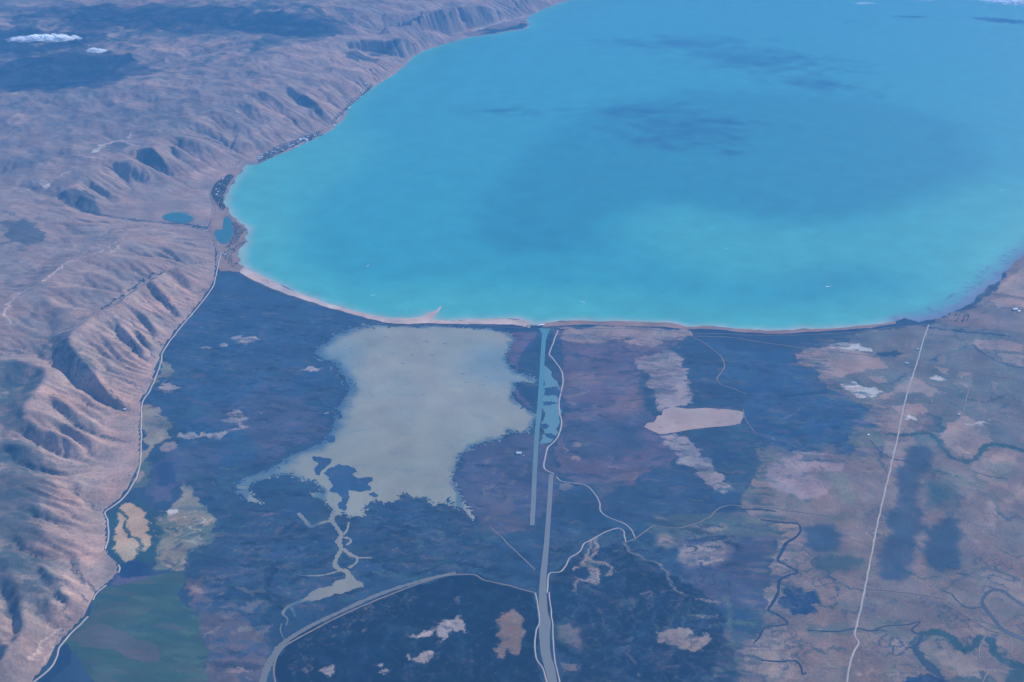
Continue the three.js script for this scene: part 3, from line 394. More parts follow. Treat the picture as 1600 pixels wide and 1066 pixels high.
    line(ctx, C.wet, [[1090, 516], [1200, 521], [1300, 519], [1400, 510]], 46, 0.8); line(ctx, C.wet, [[900, 507], [1000, 511], [1078, 513]], 22, 0.6); line(ctx, C.wet, [[480, 478], [560, 497], [620, 508]], 26, 0.5);
    spots(ctx, [C.tan, C.pasture], [[440, 470], [530, 490], [520, 500], [450, 485]], 26, 5, 26, 0.7, 2.2); spots(ctx, [C.tan], [[320, 570], [440, 590], [440, 680], [320, 680]], 22, 4, 14, 0.8, 2);
    // ---- pastures on the right
    const east = [[1250, 560], [1340, 520], [1450, 510], [1600, 380], [1720, 420], [1720, 1120], [1160, 1120], [1150, 1045], [1165, 1010], [1190, 985], [1197, 950], [1204, 905], [1214, 865], [1222, 830], [1180, 815], [1160, 790], [1185, 700], [1330, 712], [1370, 650], [1300, 610]];
    patch(ctx, C.pasture, east, 0.12); spots(ctx, [C.pasture, C.meadow, C.olive, C.tan, C.pastureG], east, 900, 30, 190, 0.32, 1.9);
    patch(ctx, C.pastureG, [[1340, 522], [1450, 512], [1470, 500], [1600, 520], [1600, 700], [1540, 700], [1470, 690], [1430, 700], [1400, 640], [1300, 610], [1260, 560]], 0.15, 0.75); spots(ctx, [C.pasture, C.olive, C.meadow, C.marshT], [[1280, 560], [1450, 515], [1600, 520], [1600, 700], [1450, 690]], 260, 24, 120, 0.4, 2.4);
    // cultivated strips by the lake
    patch(ctx, C.field, [[1462, 500], [1530, 478], [1600, 486], [1600, 520], [1520, 512], [1500, 500]], 0.05); patch(ctx, C.tan, [[1550, 458], [1575, 435], [1600, 415], [1600, 465], [1570, 458]], 0.05, 0.9); patch(ctx, C.tan, [[1548, 470], [1580, 464], [1600, 470], [1600, 480], [1560, 482]], 0.1, 0.8); patch(ctx, C.pasture, [[1470, 503], [1520, 485], [1545, 480], [1560, 500], [1520, 515]], 0.06, 0.9);
    for (const l of [[[1462, 502], [1530, 478], [1548, 470]], [[1510, 512], [1527, 499]], [[1548, 459], [1600, 466]], [[1546, 478], [1600, 486]]]) line(ctx, C.brushAndShade, l, 13, 0.9, 0.02);
    line(ctx, C.wet, [[1455, 512], [1480, 515], [1520, 520], [1560, 523], [1575, 526]], 34); line(ctx, C.tan, [[1556, 530], [1572, 528], [1573, 521]], 11, 0.8);
    patch(ctx, C.sandy, [[1520, 536], [1550, 530], [1600, 540], [1600, 552], [1560, 548], [1530, 545]], 0.2, 0.9); patch(ctx, C.tan, [[1560, 552], [1600, 556], [1600, 574], [1570, 566]], 0.15, 0.8); line(ctx, C.wet, [[1520, 540], [1545, 558], [1580, 572], [1600, 576]], 26, 0.8);
    patch(ctx, C.sandy, [[1240, 568], [1262, 545], [1300, 540], [1360, 556], [1380, 565], [1388, 575], [1340, 582], [1300, 590], [1275, 596], [1285, 584], [1270, 572]], 0.18, 0.9);
    patch(ctx, C.marsh, [[1368, 552], [1400, 548], [1410, 553], [1380, 559]], 0.12); patch(ctx, C.marsh, [[1450, 562], [1472, 550], [1470, 565]], 0.12, 0.8); patch(ctx, C.pasture, [[1468, 545], [1476, 545], [1474, 568], [1466, 570]], 0.12, 0.8); patch(ctx, C.sandy, [[1456, 572], [1486, 576], [1484, 586], [1470, 582]], 0.15, 0.9); patch(ctx, C.sandy, [[1496, 582], [1518, 583], [1516, 592], [1500, 591]], 0.15, 0.9);
    patch(ctx, C.sandy, [[1350, 588], [1380, 588], [1388, 595], [1370, 600]], 0.2, 0.8); line(ctx, C.wet, [[1360, 598], [1390, 600], [1410, 588], [1430, 578]], 20, 0.7); patch(ctx, C.sandy, [[1375, 620], [1400, 603], [1420, 588], [1440, 592], [1455, 603], [1480, 615], [1450, 620], [1430, 612], [1410, 612], [1390, 622], [1360, 626]], 0.18, 0.9);
    patch(ctx, C.sandy, [[1345, 652], [1370, 632], [1400, 635], [1440, 632], [1450, 645], [1446, 665], [1430, 677], [1395, 678], [1370, 664]], 0.18, 0.85); patch(ctx, C.sandy, [[1478, 660], [1500, 640], [1530, 660], [1548, 680], [1545, 695], [1515, 718], [1490, 705], [1475, 690], [1470, 675]], 0.2, 0.9);
    line(ctx, C.teal, [[1388, 678], [1420, 680], [1445, 676], [1462, 684], [1472, 700], [1490, 716], [1515, 722], [1530, 710], [1548, 694], [1600, 704]], 62, 0.85); line(ctx, C.teal, [[1395, 700], [1425, 708], [1445, 720], [1460, 735], [1500, 745]], 34, 0.6); line(ctx, C.teal, [[1380, 700], [1375, 720], [1385, 735]], 40, 0.7); patch(ctx, C.olive, [[1330, 665], [1370, 665], [1380, 690], [1340, 700], [1325, 690]], 0.2, 0.8); patch(ctx, C.teal, [[1450, 645], [1475, 655], [1470, 678], [1448, 672]], 0.2, 0.8);
    patch(ctx, C.sandy, [[1385, 690], [1430, 684], [1425, 720], [1412, 800], [1395, 800], [1388, 735], [1378, 700]], 0.12, 0.8); patch(ctx, C.sandy, [[1520, 722], [1560, 705], [1600, 708], [1600, 790], [1560, 760], [1525, 745]], 0.18, 0.7);
    // pale bare ground behind the marsh
    patch(ctx, C.pale, [[1245, 705], [1290, 706], [1318, 720], [1308, 745], [1295, 770], [1265, 782], [1230, 770], [1200, 755], [1195, 735], [1220, 715]], 0.2, 0.9); spots(ctx, [C.sandy, C.meadow, C.pale, C.marsh], [[1185, 690], [1250, 700], [1310, 720], [1290, 785], [1190, 780]], 170, 7, 44, 0.6, 1.7); spots(ctx, [C.pale, C.sandy], [[1200, 680], [1250, 690], [1230, 720], [1190, 715]], 40, 6, 26, 0.7);
    patch(ctx, C.wet, [[1224, 918], [1232, 911], [1245, 918], [1258, 928], [1272, 924], [1284, 936], [1268, 945], [1278, 957], [1262, 960], [1240, 960], [1222, 948]], 0.2); spots(ctx, [C.meadow], [[1300, 540], [1500, 820], [1600, 900], [1340, 1066], [1210, 900]], 120, 20, 120, 0.3, 2.2);
    line(ctx, C.teal, [[1465, 1050], [1440, 1030], [1430, 1012], [1436, 996], [1470, 988], [1495, 1005], [1508, 1018], [1522, 1008], [1532, 996], [1548, 1002], [1556, 1022], [1575, 1036], [1620, 1042]], 78, 0.9); line(ctx, C.marsh, [[1430, 1012], [1445, 1032], [1468, 1052], [1480, 1075]], 46, 0.9); patch(ctx, C.wet, [[1410, 1075], [1416, 1060], [1440, 1055], [1470, 1058], [1500, 1075]], 0.1); patch(ctx, C.teal, [[1480, 1060], [1540, 1050], [1560, 1080], [1490, 1080]], 0.2, 0.7); patch(ctx, C.teal, [[1575, 1045], [1620, 1035], [1620, 1080], [1585, 1080]], 0.2, 0.8);
    patch(ctx, C.sandy, [[1462, 1030], [1475, 1015], [1500, 1020], [1530, 1022], [1530, 1060], [1500, 1055], [1475, 1048]], 0.15, 0.7);
    line(ctx, C.tealL, [[1310, 985], [1345, 985], [1260, 985]], 60, 0.5); patch(ctx, C.tealL, [[1262, 975], [1330, 972], [1335, 990], [1265, 990]], 0.2, 0.7); line(ctx, C.teal, [[1290, 900], [1320, 915], [1350, 925]], 26, 0.6); line(ctx, C.meadow, [[1355, 930], [1420, 940], [1480, 952], [1540, 985]], 40, 0.6); line(ctx, C.teal, [[1600, 910], [1550, 890], [1500, 905], [1470, 925]], 34, 0.4);
    for (const l of [[[1560, 800], [1575, 812], [1590, 806], [1600, 812]], [[1380, 1000], [1395, 1012], [1385, 1026], [1370, 1020]], [[1270, 1010], [1290, 1020], [1300, 1012], [1320, 1016]], [[1490, 960], [1505, 972], [1525, 968], [1535, 980]], [[1395, 885], [1420, 895], [1450, 905], [1470, 900]], [[1560, 860], [1590, 870], [1610, 865]], [[1240, 1000], [1255, 1012], [1245, 1024], [1260, 1036]], [[1560, 640], [1580, 632], [1600, 636]], [[1500, 620], [1540, 628], [1570, 618]]]) line(ctx, C.teal, l, rr(12, 26), 0.7, 0.15);
    for (const l of [[[1440, 535], [1600, 560]], [[1520, 610], [1600, 622]], [[1425, 600], [1512, 615]], [[1405, 690], [1440, 685]], [[1360, 880], [1300, 870]], [[1540, 985], [1600, 960]], [[1480, 500], [1470, 560]], [[1560, 500], [1552, 585]]]) line(ctx, C.brushAndShade, l, 9, 0.6, 0.03);
    for (let i = 0; i < 46; i++) { const x = rr(1340, 1610), y = rr(500, 1040), w = rr(14, 46), h = rr(10, 34), k = -0.24 * h; patch(ctx, [C.pastureG, C.olive, C.tan, C.meadow, C.field, C.brown][(rnd() * 6) | 0], [[x, y], [x + w, y + w * 0.13], [x + w + k, y + h + w * 0.13], [x + k, y + h]], 0.03, rr(0.2, 0.45)); }
    // ---- lower middle: marsh with tan islands
    patch(ctx, C.deep, [[862, 900], [900, 868], [960, 850], [1040, 890], [1100, 930], [1130, 960], [1140, 1080], [872, 1080], [866, 1000]], 0.12, 0.7); spots(ctx, [C.marsh, C.marshB, C.deep, C.marshT, C.marshP], [[865, 800], [1150, 800], [1140, 1080], [870, 1080]], 420, 18, 110, 0.4, 2.2); spots(ctx, [C.meadow, C.pasture], [[870, 960], [1140, 880], [1140, 1080], [880, 1080]], 90, 6, 40, 0.5, 2.2);
    patch(ctx, C.marshP, [[1060, 830], [1180, 800], [1200, 880], [1200, 960], [1120, 950], [1060, 900]], 0.2, 0.5);
    ctx.filter = blur(24);
    patch(ctx, C.tan, [[1022, 842], [1030, 832], [1050, 838], [1060, 850], [1040, 858], [1025, 852]], 0.2, 0.6); patch(ctx, C.tan, [[1065, 850], [1100, 852], [1130, 845], [1138, 870], [1100, 882], [1060, 880]], 0.2, 0.65); patch(ctx, C.tan, [[1060, 828], [1100, 838], [1085, 845]], 0.2, 0.6); patch(ctx, C.tan, [[1085, 820], [1140, 820], [1138, 828], [1100, 832]], 0.2, 0.5); patch(ctx, C.tan, [[1020, 812], [1034, 806], [1035, 816]], 0.2, 0.6); patch(ctx, C.tan, [[1175, 838], [1195, 840], [1190, 850]], 0.2, 0.5); patch(ctx, C.flat, [[1200, 825], [1230, 825], [1225, 840], [1200, 840]], 0.2, 0.6);
    patch(ctx, C.tan, [[868, 975], [905, 980], [912, 1015], [910, 1022], [900, 1015], [880, 1000], [870, 1000]], 0.12, 0.55);
    ctx.filter = 'none';
    for (const l of [[[925, 845], [918, 862], [912, 880], [895, 890]], [[932, 842], [932, 860], [920, 878], [945, 880], [958, 888], [950, 898]], [[912, 882], [930, 890], [938, 900], [925, 912], [905, 905], [898, 925]]]) line(ctx, C.tan, l, 34, 0.75, 0.14);
    patch(ctx, C.tan, [[920, 890], [934, 892], [940, 905], [926, 914], [918, 908]], 0.2, 0.7); line(ctx, C.tan, [[975, 846], [985, 862], [1005, 872], [1025, 880], [1040, 892], [1048, 910], [1060, 925], [1085, 935], [1120, 942]], 22, 0.65, 0.12);
    patch(ctx, C.tan, [[1024, 988], [1040, 985], [1060, 982], [1080, 986], [1095, 994], [1108, 990], [1116, 1004], [1100, 1008], [1085, 1020], [1060, 1012], [1030, 1002]], 0.22, 0.85); spots(ctx, [C.marsh, C.meadow], [[1030, 988], [1100, 990], [1090, 1015], [1040, 1005]], 18, 8, 26, 0.6); line(ctx, C.tan, [[1075, 960], [1100, 965], [1120, 962]], 20, 0.6); line(ctx, C.tan, [[1000, 930], [1020, 926], [1015, 935]], 18, 0.7); patch(ctx, C.tan, [[875, 1038], [890, 1035], [905, 1048], [880, 1050]], 0.2, 0.6);
    ctx.filter = blur(14); line(ctx, C.olive, [[1135, 930], [1140, 960], [1138, 1000], [1150, 1030]], 60, 0.6); line(ctx, C.olive, [[1100, 1066], [1140, 1040], [1180, 1060]], 50, 0.4); ctx.filter = 'none';
    patch(ctx, C.sandy, [[1150, 1030], [1165, 1005], [1190, 985], [1230, 975], [1240, 1010], [1260, 1060], [1200, 1060], [1170, 1048]], 0.18, 0.7); patch(ctx, C.flat, [[1205, 822], [1240, 825], [1246, 815], [1225, 812]], 0.2, 0.6); patch(ctx, C.tan, [[1225, 830], [1240, 845], [1225, 860], [1230, 890], [1210, 880], [1215, 850]], 0.2, 0.5); patch(ctx, C.tan, [[1200, 940], [1222, 905], [1240, 900], [1228, 912], [1216, 940], [1210, 960]], 0.2, 0.6);
    spots(ctx, [C.tan, C.salt, C.flat], [[1330, 1020], [1380, 1035], [1370, 1066], [1310, 1050]], 26, 4, 16, 0.8, 2); spots(ctx, [C.tan, C.salt, C.flat], [[1540, 880], [1565, 870], [1570, 885], [1545, 898]], 22, 4, 13, 0.9, 2); spots(ctx, [C.tan, C.salt], [[1300, 560], [1580, 600], [1580, 760], [1340, 760]], 60, 5, 24, 0.7, 2.4); spots(ctx, [C.tan, C.sandy], [[1340, 760], [1600, 760], [1600, 1060], [1340, 1060]], 120, 5, 26, 0.5, 2.4);
    const flats = [
      [C.mown, [C.mownD, C.marshP, C.tan, C.brown, C.mown], [[1003, 558], [1020, 556], [1035, 551], [1052, 548], [1062, 556], [1070, 575], [1073, 592], [1078, 606], [1080, 620], [1084, 630], [1070, 634], [1040, 638], [1036, 644], [1026, 640], [1023, 626], [1021, 612], [1014, 595], [1009, 580]]],
      [C.mown, [C.mownD, C.marshP, C.tan, C.brown, C.mown], [[1032, 682], [1050, 680], [1072, 682], [1085, 694], [1095, 705], [1112, 722], [1130, 744], [1142, 760], [1138, 770], [1120, 768], [1108, 760], [1092, 744], [1074, 728], [1060, 712], [1046, 698]]],
      [C.salt, [C.tan, C.ledge, C.salt, C.sandy], [[1299, 540], [1304, 537], [1325, 537], [1345, 538], [1352, 543], [1362, 547], [1358, 550], [1344, 549], [1340, 545], [1320, 546], [1302, 544]]],
      [C.salt, [C.tan, C.ledge, C.salt, C.sandy], [[1318, 606], [1322, 598], [1334, 596], [1340, 600], [1352, 605], [1372, 608], [1380, 614], [1370, 620], [1350, 624], [1340, 618], [1330, 613]]],
      [C.salt, [C.tan, C.ledge, C.salt, C.sandy], [[1452, 590], [1460, 585], [1470, 589], [1482, 596], [1470, 595], [1460, 593]]],
      [C.salt, [C.tan, C.ledge, C.salt, C.sandy], [[1415, 650], [1422, 648], [1432, 651], [1428, 657], [1416, 656]]],
      [C.salt, [C.tan, C.ledge, C.salt, C.sandy], [[1510, 661], [1530, 658], [1548, 661], [1530, 664]]],
      [C.salt, [C.tan, C.ledge, C.salt, C.sandy], [[1498, 698], [1506, 702], [1515, 708], [1506, 706]]],
      [C.mud, [C.salt, C.tan, C.meadow, C.marshP], [[248, 606], [252, 597], [258, 594], [262, 600], [268, 596], [270, 603], [276, 604], [284, 606], [270, 609], [268, 614], [256, 613]]],
      [C.mud, [C.salt, C.tan, C.meadow, C.marshP], [[360, 530], [372, 524], [388, 526], [400, 526], [406, 531], [392, 536], [382, 541], [372, 538]]],
      [C.mud, [C.salt, C.tan, C.meadow, C.marshP], [[354, 646], [362, 640], [374, 640], [384, 650], [388, 668], [380, 670], [372, 660], [352, 659], [346, 657], [358, 653]]],
      [C.mud, [C.salt, C.tan, C.meadow, C.marshP], [[464, 580], [476, 576], [500, 576], [500, 579], [486, 581]]],
      [C.mud, [C.salt, C.tan, C.meadow, C.marshP], [[274, 678], [292, 676], [305, 679], [330, 678], [352, 674], [375, 670], [382, 668], [350, 680], [310, 683], [285, 684]]],
      [C.mud, [C.salt, C.tan, C.meadow, C.marshP], [[684, 975], [694, 968], [704, 969], [706, 976], [709, 966], [720, 962], [726, 970], [729, 984], [724, 993], [710, 984], [700, 990], [695, 1000], [684, 1010], [680, 1012], [686, 995], [680, 983]]],
      [C.mud, [C.salt, C.tan, C.meadow, C.marshP], [[632, 1026], [645, 1028], [660, 1022], [676, 1018], [684, 1022], [680, 1030], [665, 1034], [648, 1032]]],
      [C.mud, [C.salt, C.tan, C.meadow, C.marshP], [[634, 991], [655, 991], [672, 985], [678, 979], [676, 988], [660, 994]]],
      [C.mound, [C.salt, C.meadow, C.tan, C.mud], [[774, 970], [780, 966], [790, 958], [800, 951], [812, 957], [818, 968], [816, 975], [822, 985], [818, 996], [812, 1005], [808, 1024], [800, 1024], [790, 1012], [778, 1030], [775, 1018], [764, 1014], [778, 1008], [774, 990]]],
      [C.mud, [C.salt, C.tan, C.meadow, C.marshP], [[590, 1041], [600, 1038], [603, 1041], [594, 1043]]],
      [C.mud, [C.salt, C.tan, C.meadow, C.marshP], [[594, 1050], [606, 1045], [606, 1053], [598, 1053]]],
      [C.mud, [C.salt, C.tan, C.meadow, C.marshP], [[498, 1046], [510, 1045], [518, 1040], [518, 1054], [514, 1058], [506, 1050]]],
      [C.mud, [C.tan, C.marshP], [[315, 543], [330, 542], [328, 546], [316, 546]]], [C.mud, [C.tan, C.marshP], [[342, 538], [356, 537], [354, 542], [344, 542]]],
    ];
    for (const [c, others, px] of flats) { const w = P(px[0][0], px[0][1]), a = Ps(px), span = Math.hypot(a[0][0] - a[(a.length / 2) | 0][0], a[0][1] - a[(a.length / 2) | 0][1]), strip = c === C.mown, cx = px.reduce((q, p) => q + p[0], 0) / px.length, cy = px.reduce((q, p) => q + p[1], 0) / px.length, grow = (k) => px.map((p) => [cx + (p[0] - cx) * k, cy + (p[1] - cy) * k]); patch(ctx, c, px, 0.3, strip ? 0.8 : 0.85); spots(ctx, others, px, Math.min(500, strip ? 330 : 6 + span / 7), 3, strip ? 10 : 14, 0.7, 1.9, strip ? 0.1 : null); spots(ctx, [c, others[0]], grow(1.25), Math.min(160, 8 + span / 9), 3, 12, 0.6, 1.8); }
    ctx.filter = blur(14); for (const [c, px] of [[C.olive, [[1010, 830], [1110, 800], [1200, 800], [1225, 840], [1150, 850], [1050, 848]]], [C.tan, [[1025, 845], [1035, 832], [1050, 838], [1058, 850], [1040, 858]]], [C.tan, [[1062, 855], [1100, 850], [1132, 846], [1140, 872], [1100, 882], [1062, 880]]], [C.tan, [[1085, 822], [1140, 820], [1138, 828], [1100, 832]]]]) patch(ctx, c, px, 0.2, 0.55); ctx.filter = 'none';
    // ragged meeting of marsh and pasture
    { const seam = [[1160, 1080], [1150, 1045], [1165, 1010], [1190, 985], [1197, 950], [1204, 905], [1214, 865], [1222, 830], [1180, 815], [1160, 790], [1185, 700], [1330, 712], [1370, 650], [1300, 610], [1250, 560], [1340, 520]]; for (let i = 0; i < seam.length - 1; i++) { const a = seam[i], b = seam[i + 1], n = Math.hypot(b[0] - a[0], b[1] - a[1]) * 1.5; for (let k = 0; k < n; k++) { const t = rnd(), side = rr(-1, 1), q = P(a[0] + (b[0] - a[0]) * t + side * 34, a[1] + (b[1] - a[1]) * t + rr(-14, 14)); trace(ctx, blob(q[0], q[1], 8 + 62 * rnd() ** 2, 2, 0.1)); ctx.closePath(); ctx.globalAlpha = rr(0.25, 0.6); ctx.fillStyle = [C.marsh, C.marshP, C.olive, C.pasture, C.meadow, C.teal][(rnd() * 6) | 0]; ctx.fill(); } } ctx.globalAlpha = 1; }
    // the grain of it all: tussocks, pools, mud flecks and trampled streaks
    const whole = [[250, 440], [600, 508], [840, 512], [1080, 525], [1340, 610], [1320, 705], [1190, 700], [1110, 800], [1190, 850], [1190, 960], [1060, 880], [960, 845], [900, 865], [862, 895], [835, 912], [740, 890], [600, 908], [440, 982], [400, 1080], [330, 1080], [330, 940], [300, 860], [340, 810], [270, 740], [235, 620]];
    spots(ctx, [C.marshP, C.wet, C.marshT, C.deep, C.meadow, C.marshB], whole, 800, 30, 150, 0.36, 2.6, 0.1); spots(ctx, [C.meadow, C.brown, C.olive, C.deep, C.deep, C.wet], whole, 3400, 7, 56, 0.52, 2.2, 0.1);
    const leftMarsh = [[330, 445], [600, 510], [520, 560], [530, 600], [500, 690], [380, 740], [400, 790], [560, 800], [740, 815], [835, 830], [835, 920], [720, 895], [600, 915], [440, 990], [330, 940], [300, 860], [340, 810], [270, 740], [235, 620], [290, 500]];
    spots(ctx, [C.marshT, C.marshB, C.marshP, C.wet, C.deep], leftMarsh, 3000, 6, 44, 0.55, 2.4, 0.1); spots(ctx, [C.mixed, C.pasture, C.olive, C.tealL], leftMarsh, 1800, 4, 14, 0.65, 2.2, 0.1);
    spots(ctx, [C.deep, C.deep, C.wet, C.marshD], [[440, 1080], [450, 1005], [620, 925], [740, 902], [835, 935], [838, 1080]], 700, 5, 32, 0.5, 2.4, 0.1); spots(ctx, [C.mixed, C.tan, C.pasture], [[440, 1080], [450, 1005], [620, 925], [740, 902], [835, 935], [838, 1080]], 480, 3, 12, 0.65, 2);
    const midMarsh = [[866, 525], [1075, 525], [1330, 600], [1360, 650], [1320, 705], [1190, 690], [1110, 800], [1000, 830], [930, 770], [870, 735]];
    spots(ctx, [C.marshP, C.marsh, C.brown, C.marshT, C.wet], midMarsh, 2000, 6, 40, 0.5, 2.6, 0.1); spots(ctx, [C.pasture, C.tan, C.brownL], midMarsh, 900, 4, 15, 0.55, 2.4, 0.1);
    spots(ctx, [C.marshT, C.deep, C.deep, C.wet, C.marshP, C.olive], [[865, 830], [1150, 820], [1160, 1080], [870, 1080]], 1500, 6, 40, 0.55, 2.2); spots(ctx, [C.tan, C.pasture, C.mixed], [[865, 830], [1150, 820], [1160, 1080], [870, 1080]], 600, 4, 15, 0.6, 2.2);
    spots(ctx, [C.meadow, C.tan, C.olive, C.teal, C.sandy, C.pastureG, C.marshP], [[1180, 700], [1330, 712], [1400, 520], [1640, 400], [1640, 1100], [1160, 1100], [1160, 1040], [1205, 950], [1225, 840], [1190, 800]], 3400, 6, 60, 0.3, 2.3); spots(ctx, [C.tan, C.sandy, C.marshP, C.teal], [[1180, 700], [1330, 712], [1400, 520], [1640, 400], [1640, 1100], [1160, 1100], [1160, 1040], [1205, 950], [1225, 840], [1190, 800]], 1400, 3, 14, 0.45, 2.6);
    for (let i = 0; i < 90; i++) { const x = rr(1190, 1620), y = rr(560, 1060), a = rr(-0.5, 0.5); line(ctx, [C.tan, C.meadow, C.teal, C.sandy][(rnd() * 4) | 0], [[x, y], [x + 14, y + 14 * a + rr(-2, 2)], [x + 30, y + 30 * a + rr(-4, 4)]], rr(5, 14), 0.4, 0.15); }
    for (let i = 0; i < 130; i++) { const x = rr(260, 1120), y = rr(560, 1060), a = rr(-0.3, 0.3); line(ctx, [C.wet, C.deep, C.marshT, C.marshP][(rnd() * 4) | 0], [[x, y], [x + 14, y + 14 * a + rr(-3, 3)], [x + 32, y + 32 * a + rr(-5, 5)]], rr(5, 12), 0.45, 0.18); }
    // dark hollows right of the straight road
    ctx.filter = blur(24);
    patch(ctx, C.marsh, [[1428, 695], [1450, 700], [1440, 760], [1442, 800], [1430, 850], [1422, 880], [1410, 905], [1390, 908], [1374, 900], [1378, 860], [1388, 800], [1402, 760], [1415, 715]], 0.2, 0.75); patch(ctx, C.marshT, [[1440, 740], [1480, 770], [1440, 800]], 0.2, 0.6);
    patch(ctx, C.marsh, [[1470, 815], [1500, 805], [1505, 840], [1503, 870], [1495, 890], [1470, 898], [1450, 885], [1440, 865], [1445, 835]], 0.2, 0.8); patch(ctx, C.marsh, [[1255, 825], [1300, 818], [1320, 835], [1308, 860], [1280, 866], [1255, 855]], 0.2, 0.8); patch(ctx, C.teal, [[1265, 870], [1300, 868], [1350, 872], [1330, 890], [1290, 895]], 0.2, 0.6); patch(ctx, C.olive, [[1270, 745], [1330, 740], [1340, 790], [1320, 790]], 0.2, 0.5); patch(ctx, C.teal, [[1440, 755], [1500, 760], [1500, 790], [1470, 800]], 0.2, 0.4);
    ctx.filter = 'none'; spots(ctx, [C.marshT, C.marshP, C.teal, C.wet], [[1428, 695], [1500, 760], [1500, 890], [1440, 890], [1380, 905], [1400, 770]], 260, 5, 40, 0.4, 2); spots(ctx, [C.tan, C.meadow], [[1428, 695], [1500, 760], [1500, 890], [1440, 890], [1380, 905], [1400, 770]], 70, 3, 12, 0.5, 2);
    for (let i = 0; i < 38; i++) { const x0 = rr(1190, 1600), y0 = rr(730, 1060); if (x0 < 1340 && y0 < 800) continue; const q = P(x0, y0), a0 = rr(0, 6.28), w = rr(1.1, 1.9), L = rr(40, 95), pts = [[q[0], q[1]]]; for (let k = 0, t = rnd() * 6; k < 26; k++) { t += 0.55; const a = a0 + w * Math.sin(t), e = pts[pts.length - 1]; pts.push([e[0] + Math.cos(a) * L * 0.5, e[1] + Math.sin(a) * L * 0.5]); } trace(ctx, rough(smooth(pts, 20), 0.08, 20, false)); ctx.globalAlpha = rr(0.6, 0.95); ctx.strokeStyle = [C.teal, C.wet, C.marsh, C.meadow][(rnd() * 4) | 0]; ctx.lineWidth = rr(6, 14); ctx.stroke(); ctx.globalAlpha = 1; }
  }, { warp: 20, warpScale: 130, mottle: 0.2, fine: 0.22, fineScale: 30, fray: 13 });
  map.wrapS = map.wrapT = THREE.ClampToEdgeWrapping;
  const plain = landTexture(512, 512, [0, 8000, 0, 8000], (ctx) => { ctx.fillStyle = C.pasture; ctx.fillRect(0, 0, 8000, 8000); for (let i = 0; i < 500; i++) { trace(ctx, blob(rr(0, 8000), rr(0, 8000), rr(60, 400), 1.7)); ctx.closePath(); ctx.globalAlpha = 0.35; ctx.fillStyle = [C.meadow, C.sage, C.olive, C.tan][(rnd() * 4) | 0]; ctx.fill(); } ctx.globalAlpha = 1; });
  plain.wrapS = plain.wrapT = THREE.RepeatWrapping;
  // one sheet out to the horizon: the valley in the middle, open country all round
  const X = [-60000, VB[0], VB[1], 60000], Z = [-90000, VB[2], VB[3], 20000], pos = [], uv = [], idx = [], rest = [];
  const quad = (x0, x1, z0, z1, inner, list) => { const b = pos.length / 3; for (const [x, z] of [[x0, z0], [x1, z0], [x0, z1], [x1, z1]]) { pos.push(x, 0, z); uv.push(...(inner ? [(x - VB[0]) / (VB[1] - VB[0]), (z - VB[2]) / (VB[3] - VB[2])] : [x / 8000, z / 8000])); } list.push(b, b + 2, b + 1, b + 1, b + 2, b + 3); };
  for (let a = 0; a < 3; a++) for (let b = 0; b < 3; b++) quad(X[a], X[a + 1], Z[b], Z[b + 1], a === 1 && b === 1, a === 1 && b === 1 ? idx : rest);
  const g = new THREE.BufferGeometry(); g.setAttribute('position', new THREE.Float32BufferAttribute(pos, 3)); g.setAttribute('uv', new THREE.Float32BufferAttribute(uv, 2)); g.setIndex([...idx, ...rest]); g.addGroup(0, idx.length, 0); g.addGroup(idx.length, rest.length, 1); g.computeVertexNormals();
  add(new THREE.Mesh(g, [new THREE.MeshPhysicalMaterial({ map, roughness: 1, specularIntensity: 0.05 }), new THREE.MeshPhysicalMaterial({ map: plain, roughness: 1, specularIntensity: 0.05 })]), 'ground', structure('flat valley floor of dark marsh, wet meadows and dry pastures', 'ground'));
}
// ---------------------------------------------------------------- waters
const waterMat = (hex, o = {}) => new THREE.MeshPhysicalMaterial({ color: hex, roughness: 0.28, ior: 1.33, ...o });
const LAGOON = [[492, 552], [500, 540], [520, 527], [546, 514], [580, 509], [640, 510], [700, 510], [760, 513], [792, 519], [803, 528], [797, 545], [791, 558], [796, 572], [806, 583], [838, 594], [839, 600], [806, 598], [803, 606], [800, 618], [806, 627], [820, 637], [833, 645], [836, 656], [833, 669], [824, 676], [806, 677], [798, 672], [790, 680], [784, 686], [768, 688], [755, 692], [742, 697], [725, 707], [718, 716], [712, 727], [711, 740], [709, 755], [716, 763], [718, 775], [725, 786], [735, 800], [741, 812], [732, 806], [724, 796], [717, 792], [712, 797], [704, 788], [692, 787], [670, 788], [667, 777], [645, 776], [632, 772], [625, 774], [622, 784], [605, 787], [590, 782], [578, 784], [571, 795], [567, 806], [548, 806], [534, 803], [526, 806], [520, 800], [516, 792], [506, 783], [486, 774], [484, 769], [505, 770], [509, 768], [497, 762], [490, 753], [475, 752], [468, 747], [455, 741], [440, 739], [424, 744], [402, 752], [390, 758], [388, 768], [396, 778], [412, 786], [404, 788], [384, 780], [372, 770], [369, 758], [380, 747], [404, 739], [426, 732], [440, 722], [452, 714], [466, 707], [486, 700], [503, 693], [512, 682], [521, 668], [526, 652], [527, 638], [538, 622], [546, 604], [540, 592], [531, 584], [523, 571], [508, 563]];
